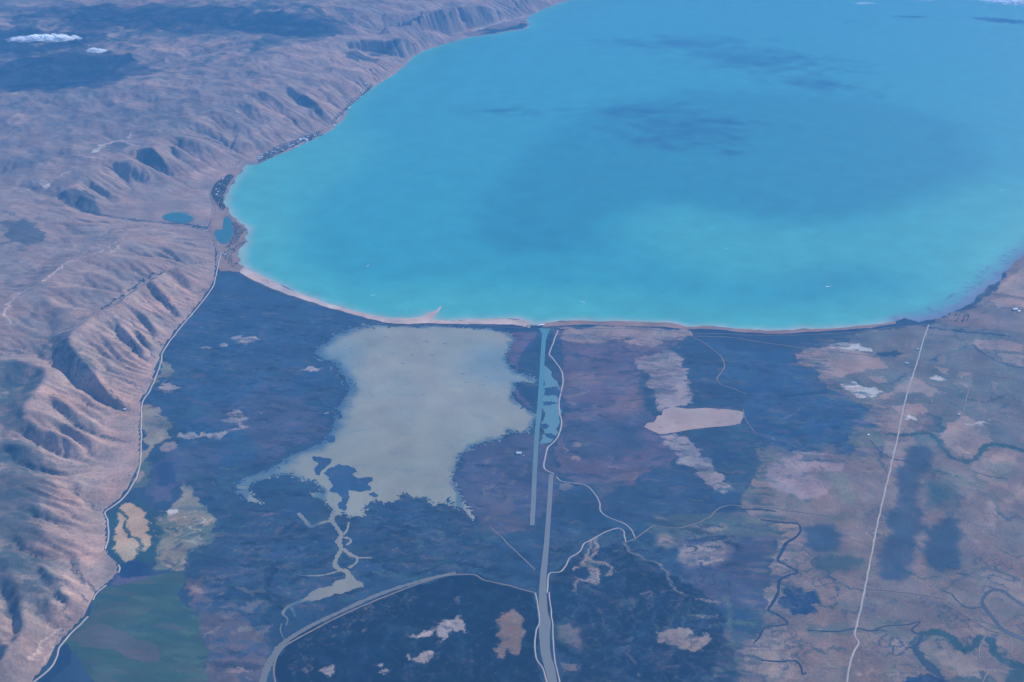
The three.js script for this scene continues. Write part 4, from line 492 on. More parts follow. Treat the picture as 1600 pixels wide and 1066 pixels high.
const SHORE_N = [[383, 258], [367, 280], [358, 294], [352, 306], [352, 320], [357, 331], [366, 340], [376, 349], [384, 356], [388, 363], [383, 369], [387, 378], [379, 384], [373, 391], [371, 400], [376, 407], [373, 412], [382, 417], [402, 429], [430, 443], [460, 456], [490, 467], [520, 477], [550, 486], [580, 493], [610, 498], [640, 498], [660, 495], [672, 490], [676, 500], [700, 502], [730, 500], [760, 499], [790, 498], [815, 500], [826, 503], [829, 508], [836, 508], [844, 506], [860, 504], [900, 501], [950, 502], [1000, 503], [1040, 504], [1060, 507], [1074, 511], [1086, 511], [1100, 509], [1150, 514], [1200, 517], [1240, 516], [1280, 514], [1320, 512], [1360, 508], [1400, 502], [1414, 497], [1436, 504], [1450, 500], [1480, 491], [1506, 480], [1522, 472], [1540, 452], [1560, 440], [1578, 420], [1600, 398], [1640, 360], [1690, 300]];
{
  reseed(31);
  const north = rough(Ps(SHORE_N, 1), 0.09, 40, false), eastShore = rough(Ps(SHORE_E, 1).map((p) => [p[0] - 60, p[1]]), 0.05, 60, false).reverse();
  const out = [...north, [11500, -21000], [15000, -30000], [15500, -42000], [4000, -46000], ...eastShore];
  const B = [-5200, 16000, -46500, -12500];
  const map = landTexture(1300, 2048, B, (ctx, blur) => {
    const zone = (color, px, alpha, m) => { ctx.filter = blur(m); trace(ctx, Ps(px)); ctx.closePath(); ctx.globalAlpha = alpha; ctx.fillStyle = color; ctx.fill(); ctx.globalAlpha = 1; ctx.filter = 'none'; };
    const shore = (color, pts, w, alpha, m) => { ctx.filter = blur(m); trace(ctx, pts); ctx.globalAlpha = alpha; ctx.strokeStyle = color; ctx.lineWidth = w; ctx.stroke(); ctx.globalAlpha = 1; ctx.filter = 'none'; };
    ctx.fillStyle = W.base; ctx.fillRect(B[0], B[2], B[1] - B[0], B[3] - B[2]);
    for (let i = 0; i < 520; i++) { const x = rr(B[0], B[1]), z = rr(B[2], B[3]), a = 0.25 + rr(-0.2, 0.2), L = rr(250, 1100); ctx.filter = 'none'; trace(ctx, blob(x, z, L * 0.35, 3.6, a)); ctx.closePath(); ctx.globalAlpha = rr(0.02, 0.07); ctx.fillStyle = [W.milk, W.deep][i & 1]; ctx.fill(); } ctx.globalAlpha = 1;
    // milky limestone silt stirred up from the shallows, in plumes
    zone(W.deep, [[880, 190], [1080, 140], [1350, 150], [1520, 200], [1540, 270], [1440, 320], [1300, 355], [1180, 345], [1060, 315], [960, 330], [900, 385], [800, 400], [740, 380], [760, 300]], 0.85, 260);
    zone(W.milk, [[420, 250], [560, 190], [600, 230], [480, 330], [450, 420], [520, 465], [400, 420], [365, 350], [370, 290]], 0.55, 260);
    zone(W.milk, [[980, 340], [1060, 320], [1180, 350], [1330, 350], [1480, 300], [1600, 270], [1600, 390], [1480, 440], [1350, 420], [1200, 440], [1100, 430], [1020, 400]], 0.5, 300);
    zone(W.milk, [[560, 460], [700, 430], [840, 450], [1000, 450], [1060, 480], [830, 495], [640, 490]], 0.35, 200);
    zone(W.deep, [[900, 395], [840, 400], [800, 380], [850, 340], [920, 360], [935, 385]], 0.6, 200); zone(W.deep, [[1240, 430], [1330, 410], [1400, 430], [1300, 470], [1200, 480]], 0.35, 200);
    zone(W.deep, [[930, 480], [1060, 470], [1085, 506], [1000, 497]], 0.6, 90); zone(W.blue, [[1050, 492], [1080, 490], [1090, 508], [1066, 508]], 0.6, 50);
    shore(W.milk, north, 1200, 0.7, 260); shore(W.milk, eastShore, 500, 0.5, 200);
    shore(W.sand, north.filter((p) => p[0] < 6500), 150, 0.6, 60); shore(W.sand, north.filter((p) => p[0] > -3500 && p[0] < 4600), 36, 0.8, 14); shore(W.sand, Ps([[352, 310], [357, 331], [384, 356], [380, 390], [382, 417], [430, 443]]), 90, 0.4, 40); shore(W.sand, eastShore, 70, 0.6, 30);
    shore(W.weed, Ps([[1425, 502], [1460, 500], [1500, 488], [1540, 462], [1575, 432], [1600, 408], [1640, 372]]), 460, 0.55, 110); shore(W.weed, Ps([[1405, 499], [1440, 506], [1470, 496], [1510, 478], [1545, 452], [1600, 402], [1650, 360]]), 170, 0.6, 40);
    const fleck = (px, n, a, b, al) => spots(ctx, [W.weed, W.weedD], px, n, a, b, al, 2);
    fleck([[1430, 500], [1500, 480], [1560, 430], [1600, 385], [1600, 370], [1530, 430], [1470, 470]], 120, 8, 46, 0.6); fleck([[1500, 430], [1560, 410], [1540, 440], [1490, 450]], 12, 10, 26, 0.4);
    shore(W.sand, Ps([[1408, 497], [1420, 500], [1434, 504]]), 26, 0.9, 5);
  }, { warp: 24, warpScale: 500, mottle: 0.07, fine: 0.03, fineScale: 160 });
  map.wrapS = map.wrapT = THREE.ClampToEdgeWrapping;
  const g = sheetGeo(out, 1), uv = g.attributes.uv; for (let i = 0; i < uv.count; i++) uv.setXY(i, (uv.getX(i) - B[0]) / (B[1] - B[0]), (uv.getY(i) - B[2]) / (B[3] - B[2]));
  add(new THREE.Mesh(g, waterMat('#f1f1ee', { map, roughness: 0.3 })), 'lake', structure('wide turquoise lake with pale milky shallows along its shores', 'lake'));
  // the beach between the lake and the marsh
  const beachIn = [[1400, 506], [1360, 513], [1320, 516], [1240, 521], [1200, 522], [1150, 519], [1100, 514], [1070, 514], [1000, 510], [950, 509], [900, 508], [862, 510], [848, 512], [836, 512], [828, 513], [800, 507], [760, 507], [700, 506], [672, 505], [640, 507], [600, 504], [550, 491], [510, 480], [470, 467], [430, 453], [400, 440], [374, 425]];
  const sandMap = landTexture(512, 512, [0, 1600, 0, 1600], (ctx) => { ctx.fillStyle = C.sandBeach; ctx.fillRect(0, 0, 1600, 1600); for (let i = 0; i < 160; i++) { trace(ctx, blob(rr(0, 1600), rr(0, 1600), rr(6, 50), 2.2, 0.1)); ctx.closePath(); ctx.globalAlpha = 0.4; ctx.fillStyle = [C.salt, C.sandy, C.tan, C.ledge][(rnd() * 4) | 0]; ctx.fill(); } ctx.globalAlpha = 1; }, { warp: 8, warpScale: 60 });
  sandMap.wrapS = sandMap.wrapT = THREE.RepeatWrapping; sandMap.repeat.set(1 / 1600, 1 / 1600);
  const sandMat = new THREE.MeshPhysicalMaterial({ map: sandMap, roughness: 1, specularIntensity: 0.05 });
  const dullSand = new THREE.MeshPhysicalMaterial({ map: sandMap, color: '#b9aca6', roughness: 1, specularIntensity: 0.05 });
  const iA = SHORE_N.findIndex((p) => p[0] === 382), iB = SHORE_N.findIndex((p) => p[0] === 829), iC = SHORE_N.findIndex((p) => p[0] === 844), iD = SHORE_N.findIndex((p) => p[0] === 1400);
  add(new THREE.Mesh(sheetGeo(rough([...Ps(SHORE_N.slice(iA, iB + 1)), ...Ps(beachIn.filter((p) => p[0] < 832))], 0.05, 30), 1.8), sandMat), 'beach', structure('long pale sand beach left of the canal mouth', 'beach'));
  add(new THREE.Mesh(sheetGeo(rough([...Ps(SHORE_N.slice(iC, iD + 1)), ...Ps(beachIn.filter((p) => p[0] > 842))], 0.05, 30), 1.8), dullSand), 'beach', structure('thin pinkish beach right of the canal mouth', 'beach'));
  add(new THREE.Mesh(sheetGeo(Ps([[640, 499], [660, 495], [672, 489], [682, 485], [688, 478], [690, 480], [684, 489], [677, 497], [676, 504], [655, 505]]), 2.2), sandMat), 'beach', structure('pointed sandy spit carrying the stone jetty', 'beach'));
  // sandy spit and shore flat round the pond at the corner of the lake
  add(new THREE.Mesh(sheetGeo(rough(Ps([[334, 282], [362, 268], [383, 258], [367, 280], [358, 294], [352, 306], [352, 320], [357, 331], [366, 340], [376, 349], [384, 356], [388, 363], [383, 369], [387, 378], [379, 384], [373, 391], [371, 400], [376, 407], [373, 412], [382, 417], [374, 425], [345, 424], [336, 412], [339, 398], [332, 375], [324, 358], [329, 340], [330, 318], [325, 300]]), 0.06, 30), 0.9), new THREE.MeshPhysicalMaterial({ map: sandMap, color: C.spit, roughness: 1, specularIntensity: 0.05 })), 'beach', structure('sandy spit with scrub around the dark pond at the lake corner', 'beach'));
  reseed(44);
  const lagoonOut = LAGOON;
  const still = landTexture(1024, 1024, [-2600, 600, -13400, -9800], (ctx, blur) => {
    ctx.fillStyle = W.lagoon; ctx.fillRect(-2600, -13400, 3200, 3600); ctx.filter = blur(120);
    for (const [c, px, a] of [[W.lagoonL, [[560, 560], [700, 540], [780, 600], [800, 640], [700, 660], [600, 640]], 0.5], [W.lagoonG, [[500, 690], [620, 660], [720, 700], [700, 780], [560, 770]], 0.5], [W.lagoonB, [[500, 545], [560, 530], [545, 580], [540, 620], [520, 600]], 0.7], [W.lagoonB, [[740, 540], [800, 540], [840, 590], [780, 610], [720, 580]], 0.6], [W.lagoonG, [[380, 790], [380, 740], [460, 720], [540, 790], [470, 970]], 0.6]]) { ctx.globalAlpha = a; ctx.fillStyle = c; trace(ctx, Ps(px)); ctx.closePath(); ctx.fill(); } ctx.globalAlpha = 1; ctx.filter = 'none';
    // weed and drowned reeds in the shallows, thickest along the west side
    const rimW = Ps(lagoonOut.slice(lagoonOut.findIndex((p) => p[0] === 369))); ctx.filter = blur(45); trace(ctx, [...rimW, ...Ps([[492, 552], [500, 540], [520, 527], [546, 514]])]); ctx.globalAlpha = 0.75; ctx.strokeStyle = W.drowned; ctx.lineWidth = 190; ctx.stroke(); ctx.filter = blur(18); trace(ctx, Ps(lagoonOut)); ctx.closePath(); ctx.globalAlpha = 0.75; ctx.lineWidth = 58; ctx.stroke(); ctx.globalAlpha = 1; ctx.filter = 'none';
    spots(ctx, [W.drowned, W.lagoonB, W.lagoonL], [[492, 540], [560, 512], [790, 520], [835, 650], [720, 710], [700, 785], [590, 780], [470, 740], [380, 770], [380, 745], [520, 660]], 420, 6, 60, 0.16, 2.4, 0.1);
    spots(ctx, [W.lagoonB, W.lagoonG], [[520, 520], [790, 520], [800, 640], [700, 700], [560, 600]], 30, 12, 60, 0.25, 2.4);
  }, { warp: 34, warpScale: 240, mottle: 0.09, fine: 0.05, fray: 22 });
  still.wrapS = still.wrapT = THREE.ClampToEdgeWrapping;
  const stillMat = waterMat('#e6e9e4', { map: still, roughness: 0.3 });
  const stillGeo = (pts, y) => { const q = sheetGeo(pts, y), u = q.attributes.uv; for (let i = 0; i < u.count; i++) u.setXY(i, (u.getX(i) + 2600) / 3200, (u.getY(i) + 13400) / 3600); return q; };
  const rim = rough(Ps(lagoonOut), 0.13, 22), flecks = [], reeds = [];
  rim.forEach((p, i) => { const west = p[1] < -11200 && p[0] < -1500; for (let k = 0; k < (west ? 1.2 : 0.4) * rnd() * 1.5; k++) { const far = west ? 110 : 45, a = [p[0] + (rnd() + rnd() - 1) * far, p[1] + (rnd() + rnd() - 1) * far], b = blob(a[0], a[1], 2.5 + 20 * rnd() ** 3, 1.5, rnd() * 3); (inside(a, rim) ? reeds : flecks).push(b); } });
  for (let i = 0; i < 45; i++) { const q = P(rr(520, 800), rr(520, 640)), b = blob(q[0], q[1], 3 + 12 * rnd() ** 3, 2, 0.1); if (inside(q, rim)) reeds.push(b); }
  const reedBed = mergeGeometries(reeds.map((b, k) => sheetGeo(b, 2.5 + (k % 5) * 0.1)));
  add(new THREE.Mesh(mergeGeometries([stillGeo(rim, 1.0), ...flecks.map((b, k) => stillGeo(b, 1.0 + (k % 5) * 0.06))]), stillMat), 'lagoon', structure('shallow grey lagoon behind the beach with ragged reedy edges', 'lagoon'));
  const gouts = (list) => smooth(list.map((p) => { const q = P(p[0], p[1]); return [q[0], q[1], p[2] * 4.4]; }), 18).map((p) => [p[0], p[1], p[2]]);
  function ribbonPts(list) { const l = gouts(list), A = [], B2 = []; l.forEach((p, i) => { const a = l[Math.max(0, i - 1)], b = l[Math.min(l.length - 1, i + 1)], L = Math.hypot(b[0] - a[0], b[1] - a[1]) || 1, w = p[2] / 2 * (1 + 0.35 * n2(p[0] / 35, p[1] / 35) + 0.25 * n2b(p[0] / 12, p[1] / 12)); A.push([p[0] - (b[1] - a[1]) / L * w, p[1] + (b[0] - a[0]) / L * w]); B2.unshift([p[0] + (b[1] - a[1]) / L * w, p[1] - (b[0] - a[0]) / L * w]); }); return [A, B2]; }
  const stripGeo = (list, y, f) => { const [A, B2] = ribbonPts(list), n = A.length, pos = [], uv = [], idx = []; for (let i = 0; i < n; i++) { const b = B2[n - 1 - i]; pos.push(A[i][0], y, A[i][1], b[0], y, b[1]); uv.push(...(f ? [(A[i][0] + 2600) / 3200, (A[i][1] + 13400) / 3600, (b[0] + 2600) / 3200, (b[1] + 13400) / 3600] : [A[i][0], A[i][1], b[0], b[1]])); if (i) idx.push(i * 2 - 2, i * 2 - 1, i * 2, i * 2 - 1, i * 2 + 1, i * 2); } const q = new THREE.BufferGeometry(); q.setAttribute('position', new THREE.Float32BufferAttribute(pos, 3)); q.setAttribute('uv', new THREE.Float32BufferAttribute(uv, 2)); q.setIndex(idx); q.computeVertexNormals(); if (q.attributes.normal.getY(0) < 0) { const a = q.index.array; for (let i = 0; i < a.length; i += 3) [a[i], a[i + 1]] = [a[i + 1], a[i]]; q.computeVertexNormals(); } return q; };
  // the winding outlet of the lagoon, with its loops and dead arms
  const creek = [[[523, 802, 15], [518, 812, 12], [526, 824, 9], [533, 837, 9], [529, 846, 14], [533, 858, 9], [527, 870, 9], [523, 882, 9], [530, 890, 10], [541, 893, 12], [546, 902, 12], [550, 908, 16]], [[545, 816, 5], [542, 829, 5], [536, 836, 6]], [[538, 840, 6], [546, 842, 5], [548, 847, 5], [541, 852, 6]], [[536, 858, 9], [549, 868, 8], [557, 871, 7], [557, 879, 6], [545, 888, 7]], [[556, 872, 5], [570, 872, 4], [581, 872, 3]], [[532, 892, 5], [505, 899, 4], [485, 900, 4], [467, 899, 3]], [[518, 814, 7], [500, 818, 10], [486, 823, 10], [478, 815, 9], [466, 802, 8]], [[484, 934, 12], [470, 940, 9], [455, 946, 8], [446, 952, 7], [442, 960, 5], [449, 967, 4], [447, 978, 3]], [[455, 950, 6], [459, 958, 4], [461, 964, 3]], [[440, 975, 2.5], [438, 985, 2.5], [443, 998, 2.5]]].map((l, k) => stripGeo(l, 1.05 + k * 0.12, true));
  creek.push(stillGeo(rough(Ps([[540, 904], [556, 907], [568, 912], [570, 918], [556, 920], [541, 925], [522, 928], [506, 935], [492, 939], [479, 939], [483, 928], [497, 919], [518, 917], [523, 909]]), 0.2, 20), 2.6));
  add(new THREE.Mesh(mergeGeometries(creek), waterMat('#d6d4d2', { map: still, roughness: 0.3 })), 'stream', structure('winding grey stream draining the lagoon through dark marsh', 'stream'));
  // canals
  const turq = landTexture(64, 1024, [0, 64, -13400, -9600], (ctx) => { const gr = ctx.createLinearGradient(0, -13400, 0, -9600); gr.addColorStop(0, W.canalTop); gr.addColorStop(0.4, W.canalTop); gr.addColorStop(1, W.canalGrey); ctx.fillStyle = gr; ctx.fillRect(0, -13400, 64, 3800); }, { mottle: 0.05, fine: 0.03 });
  turq.wrapS = turq.wrapT = THREE.ClampToEdgeWrapping; turq.repeat.set(1 / 64, 1 / 3800); turq.offset.set(0.5, 13400 / 3800);
  add(new THREE.Mesh(sheetGeo(Ps([[842, 513], [860, 514], [856, 522], [853, 533], [851, 560], [850, 590], [848, 620], [846, 650], [843, 672], [841, 700], [839, 740], [837, 790], [835, 821], [828, 821], [830, 780], [832, 735], [834, 700], [836, 670], [839, 640], [842, 600], [844, 565], [846, 535], [847, 522]]), 1.4), waterMat('#ffffff', { map: turq })), 'canal', structure('straight turquoise canal running from the lake outlet past the lagoon', 'canal'));
  add(new THREE.Mesh(sheetGeo(Ps([[858, 741], [865, 741], [862, 790], [858, 850], [854, 900], [854, 930], [856, 958], [861, 972], [859, 992], [859, 1012], [862, 1030], [867, 1043], [871, 1070], [876, 1110], [862, 1110], [857, 1068], [852, 1048], [845, 1022], [842, 990], [842, 960], [842, 925], [845, 890], [850, 850], [854, 800]]), 1.3), waterMat(W.canalGrey)), 'canal', structure('grey canal leading down to the bottom edge of the picture', 'canal'));
  reseed(52);
  add(new THREE.Mesh(sheetGeo(rough(Ps([[851, 572], [862, 582], [871, 596], [874, 612], [873, 634], [874, 655], [871, 678], [861, 691], [843, 694], [846, 660], [849, 620], [850, 595]]), 0.12, 22), 1.2), waterMat(W.pool)), 'pond', structure('pale turquoise pool between the canal and the dike road', 'pond'));
  add(new THREE.Mesh(stripGeo([[405, 1090, 15], [415, 1050, 14], [427, 1026, 13], [440, 1008, 12], [462, 992, 10], [490, 976, 9], [530, 957, 9], [580, 934, 9], [630, 916, 8], [680, 902, 7], [712, 895, 6]], 1.2, false), waterMat(W.ditch)), 'canal', structure('curved murky ditch along the dike at the lower left', 'canal'));
  add(new THREE.Mesh(sheetGeo(smooth(Ps([[254, 338], [262, 334], [276, 332], [290, 334], [302, 341], [300, 345], [288, 348], [272, 347], [258, 343]], 26), 12, true), 26), waterMat(W.pond)), 'pond', structure('small oval blue-green pond at the foot of the hills', 'pond'));
  add(new THREE.Mesh(sheetGeo(rough(smooth(Ps([[352, 339], [358, 340], [362, 345], [364, 356], [365, 364], [361, 372], [357, 378], [351, 382], [343, 380], [337, 372], [335, 362], [340, 359], [346, 359], [348, 350]]), 25, true), 0.08, 15), 1.4), waterMat(W.pond)), 'pond', structure('dark teal pond on the spit beside the lake corner', 'pond'));
  // sloughs in the pastures
  const slough = (label, ...lists) => add(new THREE.Mesh(mergeGeometries(lists.map((l, k) => stripGeo(l, 1.0 + k * 0.15, false))), waterMat(W.slough, { specularIntensity: 0.6 })), 'stream', structure(label, 'stream'));
  slough('dark looping slough enclosing a tan pasture at right edge', [[1640, 960, 9], [1600, 946, 9], [1580, 933, 8], [1568, 924, 8], [1553, 922, 8], [1541, 929, 7], [1535, 940, 7], [1540, 952, 8], [1553, 967, 9], [1565, 982, 10], [1582, 992, 11], [1605, 1000, 12], [1650, 1010, 14]], [[1536, 949, 4], [1512, 950, 3.5], [1497, 940, 3.5], [1486, 928, 3.5], [1474, 924, 3]]);
  slough('thin dark creek crossing the straight dirt road low in the picture', [[1262, 985, 3], [1310, 987, 3], [1340, 982, 3.5], [1360, 986, 3.5], [1382, 979, 3.5], [1420, 976, 3], [1438, 971, 3], [1432, 978, 3], [1425, 984, 4], [1432, 990, 5], [1441, 991, 5], [1437, 1002, 6], [1430, 1014, 7], [1438, 1028, 8], [1452, 1042, 9], [1466, 1056, 9]]);
  slough('narrow meandering creek between the marsh and the pastures', [[1188, 812, 4], [1225, 817, 4.5], [1247, 819, 5], [1251, 829, 5], [1243, 840, 6], [1230, 848, 7], [1222, 862, 6], [1216, 876, 5], [1230, 884, 5], [1246, 894, 5], [1230, 900, 5], [1218, 908, 6], [1216, 926, 6], [1207, 943, 6], [1201, 954, 5], [1215, 961, 4], [1226, 968, 4], [1230, 975, 4], [1215, 978, 3], [1196, 981, 3], [1185, 998, 4], [1178, 1005, 3]], [[1190, 1032, 4], [1215, 1034, 4], [1245, 1034, 4], [1252, 1044, 4], [1255, 1054, 3], [1260, 1051, 3]]);
  slough('long dark creek under the hayfields at the right', [[1360, 688, 3], [1375, 705, 3], [1395, 717, 3.5], [1425, 722, 3.5], [1450, 735, 3], [1462, 744, 3]], [[1520, 737, 2.5], [1550, 745, 3], [1575, 749, 2.5]], [[1290, 898, 2.5], [1308, 907, 3]]);
  slough('dark creek snaking below the creek mouth and the marsh road', [[1118, 800, 4], [1135, 795, 4], [1170, 796, 4], [1205, 798, 4], [1212, 800, 4]], [[1080, 845, 4], [1110, 840, 4], [1135, 838, 5], [1120, 843, 4], [1090, 846, 3]]);
  // islets of reeds standing in the lagoon
  const islet = (label, px) => { const pts = rough(Ps(px), 0.2, 20), g2 = sheetGeo(pts, 2.4); add(new THREE.Mesh(g2, reedMat), 'islet', structure(label, 'islet')); };
  const reedMap = landTexture(256, 256, [0, 800, 0, 800], (ctx) => { ctx.fillStyle = C.marshB; ctx.fillRect(0, 0, 800, 800); for (let i = 0; i < 90; i++) { trace(ctx, blob(rr(0, 800), rr(0, 800), rr(8, 50), 1.6)); ctx.closePath(); ctx.globalAlpha = 0.4; ctx.fillStyle = [C.marsh, C.marshT, C.marshP][(rnd() * 3) | 0]; ctx.fill(); } ctx.globalAlpha = 1; }, { warp: 8, warpScale: 60 });
  reedMap.wrapS = reedMap.wrapT = THREE.RepeatWrapping; reedMap.repeat.set(1 / 800, 1 / 800);
  const reedMat = new THREE.MeshPhysicalMaterial({ map: reedMap, roughness: 1, specularIntensity: 0.05 });
  add(new THREE.Mesh(reedBed, reedMat), 'reed_bed', { kind: 'stuff', label: 'broken tufts of dark reeds fringing the grey lagoon', category: 'reeds' });
  islet('large ragged reed islet in the lower left of the lagoon', [[505, 740], [512, 733], [530, 725], [542, 727], [555, 733], [559, 738], [550, 741], [555, 746], [572, 746], [582, 746], [580, 753], [575, 758], [579, 767], [562, 769], [547, 766], [545, 771], [544, 783], [540, 790], [538, 799], [528, 793], [530, 785], [535, 783], [532, 776], [515, 768], [520, 760], [517, 753]]);
  islet('hooked reed islet beside the large one in the lagoon', [[490, 713], [500, 714], [518, 718], [516, 725], [508, 733], [500, 743], [493, 741], [490, 733], [497, 726]]);
  islet('small reed islet off the left shore, the lower one', [[505, 687], [512, 682], [522, 681], [523, 690], [514, 692]]); islet('tiny reed islet off the left shore, the upper one', [[525, 643], [531, 643], [535, 654], [528, 655]]); islet('small reed islet beneath the middle of the lagoon', [[576, 773], [584, 769], [591, 775], [585, 778]]); islet('small reed islet near the lower right tail of the lagoon', [[697, 782], [703, 776], [705, 784], [699, 790]]);
  islet('reed islet in the pale pool by the canal, upper one', [[846, 665], [852, 662], [858, 665], [854, 671], [847, 670]]); islet('reed islet in the pale pool by the canal, lower one', [[850, 678], [860, 677], [868, 681], [862, 686], [853, 683]]); islet('long reed bank crossing the pale pool by the canal', [[849, 607], [870, 604], [876, 610], [874, 619], [849, 618]]); islet('low reed bank in the middle of the pale pool', [[847, 628], [862, 627], [870, 631], [858, 634], [848, 634]]);
}

// ---------------------------------------------------------------- fields and flats that lie on the valley floor
{
  reseed(63);
  const patchMat = (base, others, n = 160, r0 = 4, r1 = 26) => { const t = landTexture(512, 512, [0, 1200, 0, 1200], (ctx) => { ctx.fillStyle = base; ctx.fillRect(0, 0, 1200, 1200); for (let i = 0; i < n; i++) { trace(ctx, blob(rr(0, 1200), rr(0, 1200), rr(r0, r1), 1.8, 0.15)); ctx.closePath(); ctx.globalAlpha = 0.5; ctx.fillStyle = others[(rnd() * others.length) | 0]; ctx.fill(); } ctx.globalAlpha = 1; }, { warp: 10, warpScale: 50, mottle: 0.12, fine: 0.14, fineScale: 24 }); t.wrapS = t.wrapT = THREE.RepeatWrapping; t.repeat.set(1 / 1200, 1 / 1200); return new THREE.MeshPhysicalMaterial({ map: t, roughness: 1, specularIntensity: 0.05 }); };
  const lay = (name, label, cat, px, mat, amp = 0.2, y = 0.7, min = 16) => add(new THREE.Mesh(sheetGeo(rough(Ps(px), amp, min), y), mat), name, structure(label, cat));
  const mown = patchMat(C.mown, [C.mownD, C.tan, C.mownD, C.marshP, C.pasture], 620, 4, 20), cut = patchMat(C.mown, [C.tan, C.mown, C.sandy, C.mownD], 420, 4, 16), green = patchMat(C.crop, [C.cropB, C.cropL, C.crop, C.teal, C.fallow], 160, 20, 150), salt = patchMat(C.salt, [C.ledge, C.tan], 60), mud = patchMat(C.mud, [C.salt, C.tan, C.meadow], 200, 3, 18);
  lay('field', 'smooth pale mown field shaped like a wedge', 'field', [[1006, 667], [1012, 661], [1022, 660], [1027, 650], [1034, 649], [1037, 640], [1052, 636], [1074, 639], [1110, 638], [1144, 641], [1163, 644], [1157, 662], [1110, 668], [1070, 673], [1032, 679], [1018, 673]], cut, 0.05, 0.7, 14);
  lay('field', 'teal-green crop field under the hills at lower left', 'field', [[142, 944], [155, 928], [166, 917], [198, 913], [230, 906], [262, 896], [288, 897], [287, 914], [278, 930], [284, 940], [302, 953], [312, 966], [313, 990], [320, 1010], [320, 1040], [316, 1110], [145, 1110], [140, 1058], [120, 1030], [100, 1008], [122, 985], [138, 964]], green, 0.16);
  lay('field', 'brownish fallow strip across the green field', 'field', [[140, 976], [165, 976], [190, 984], [240, 1005], [250, 1022], [245, 1036], [200, 1030], [160, 1015], [125, 1010], [112, 1000]], patchMat(C.fallow, [C.crop, C.meadow], 80, 20, 90), 0.12, 1.1);
  lay('pond', 'dark blue wet hollow beside the road at lower left', 'pond', [[93, 1010], [108, 1007], [112, 1020], [108, 1040], [92, 1052], [74, 1066], [62, 1066], [78, 1045], [88, 1025]], waterMat(W.slough), 0.1, 1.2);
}
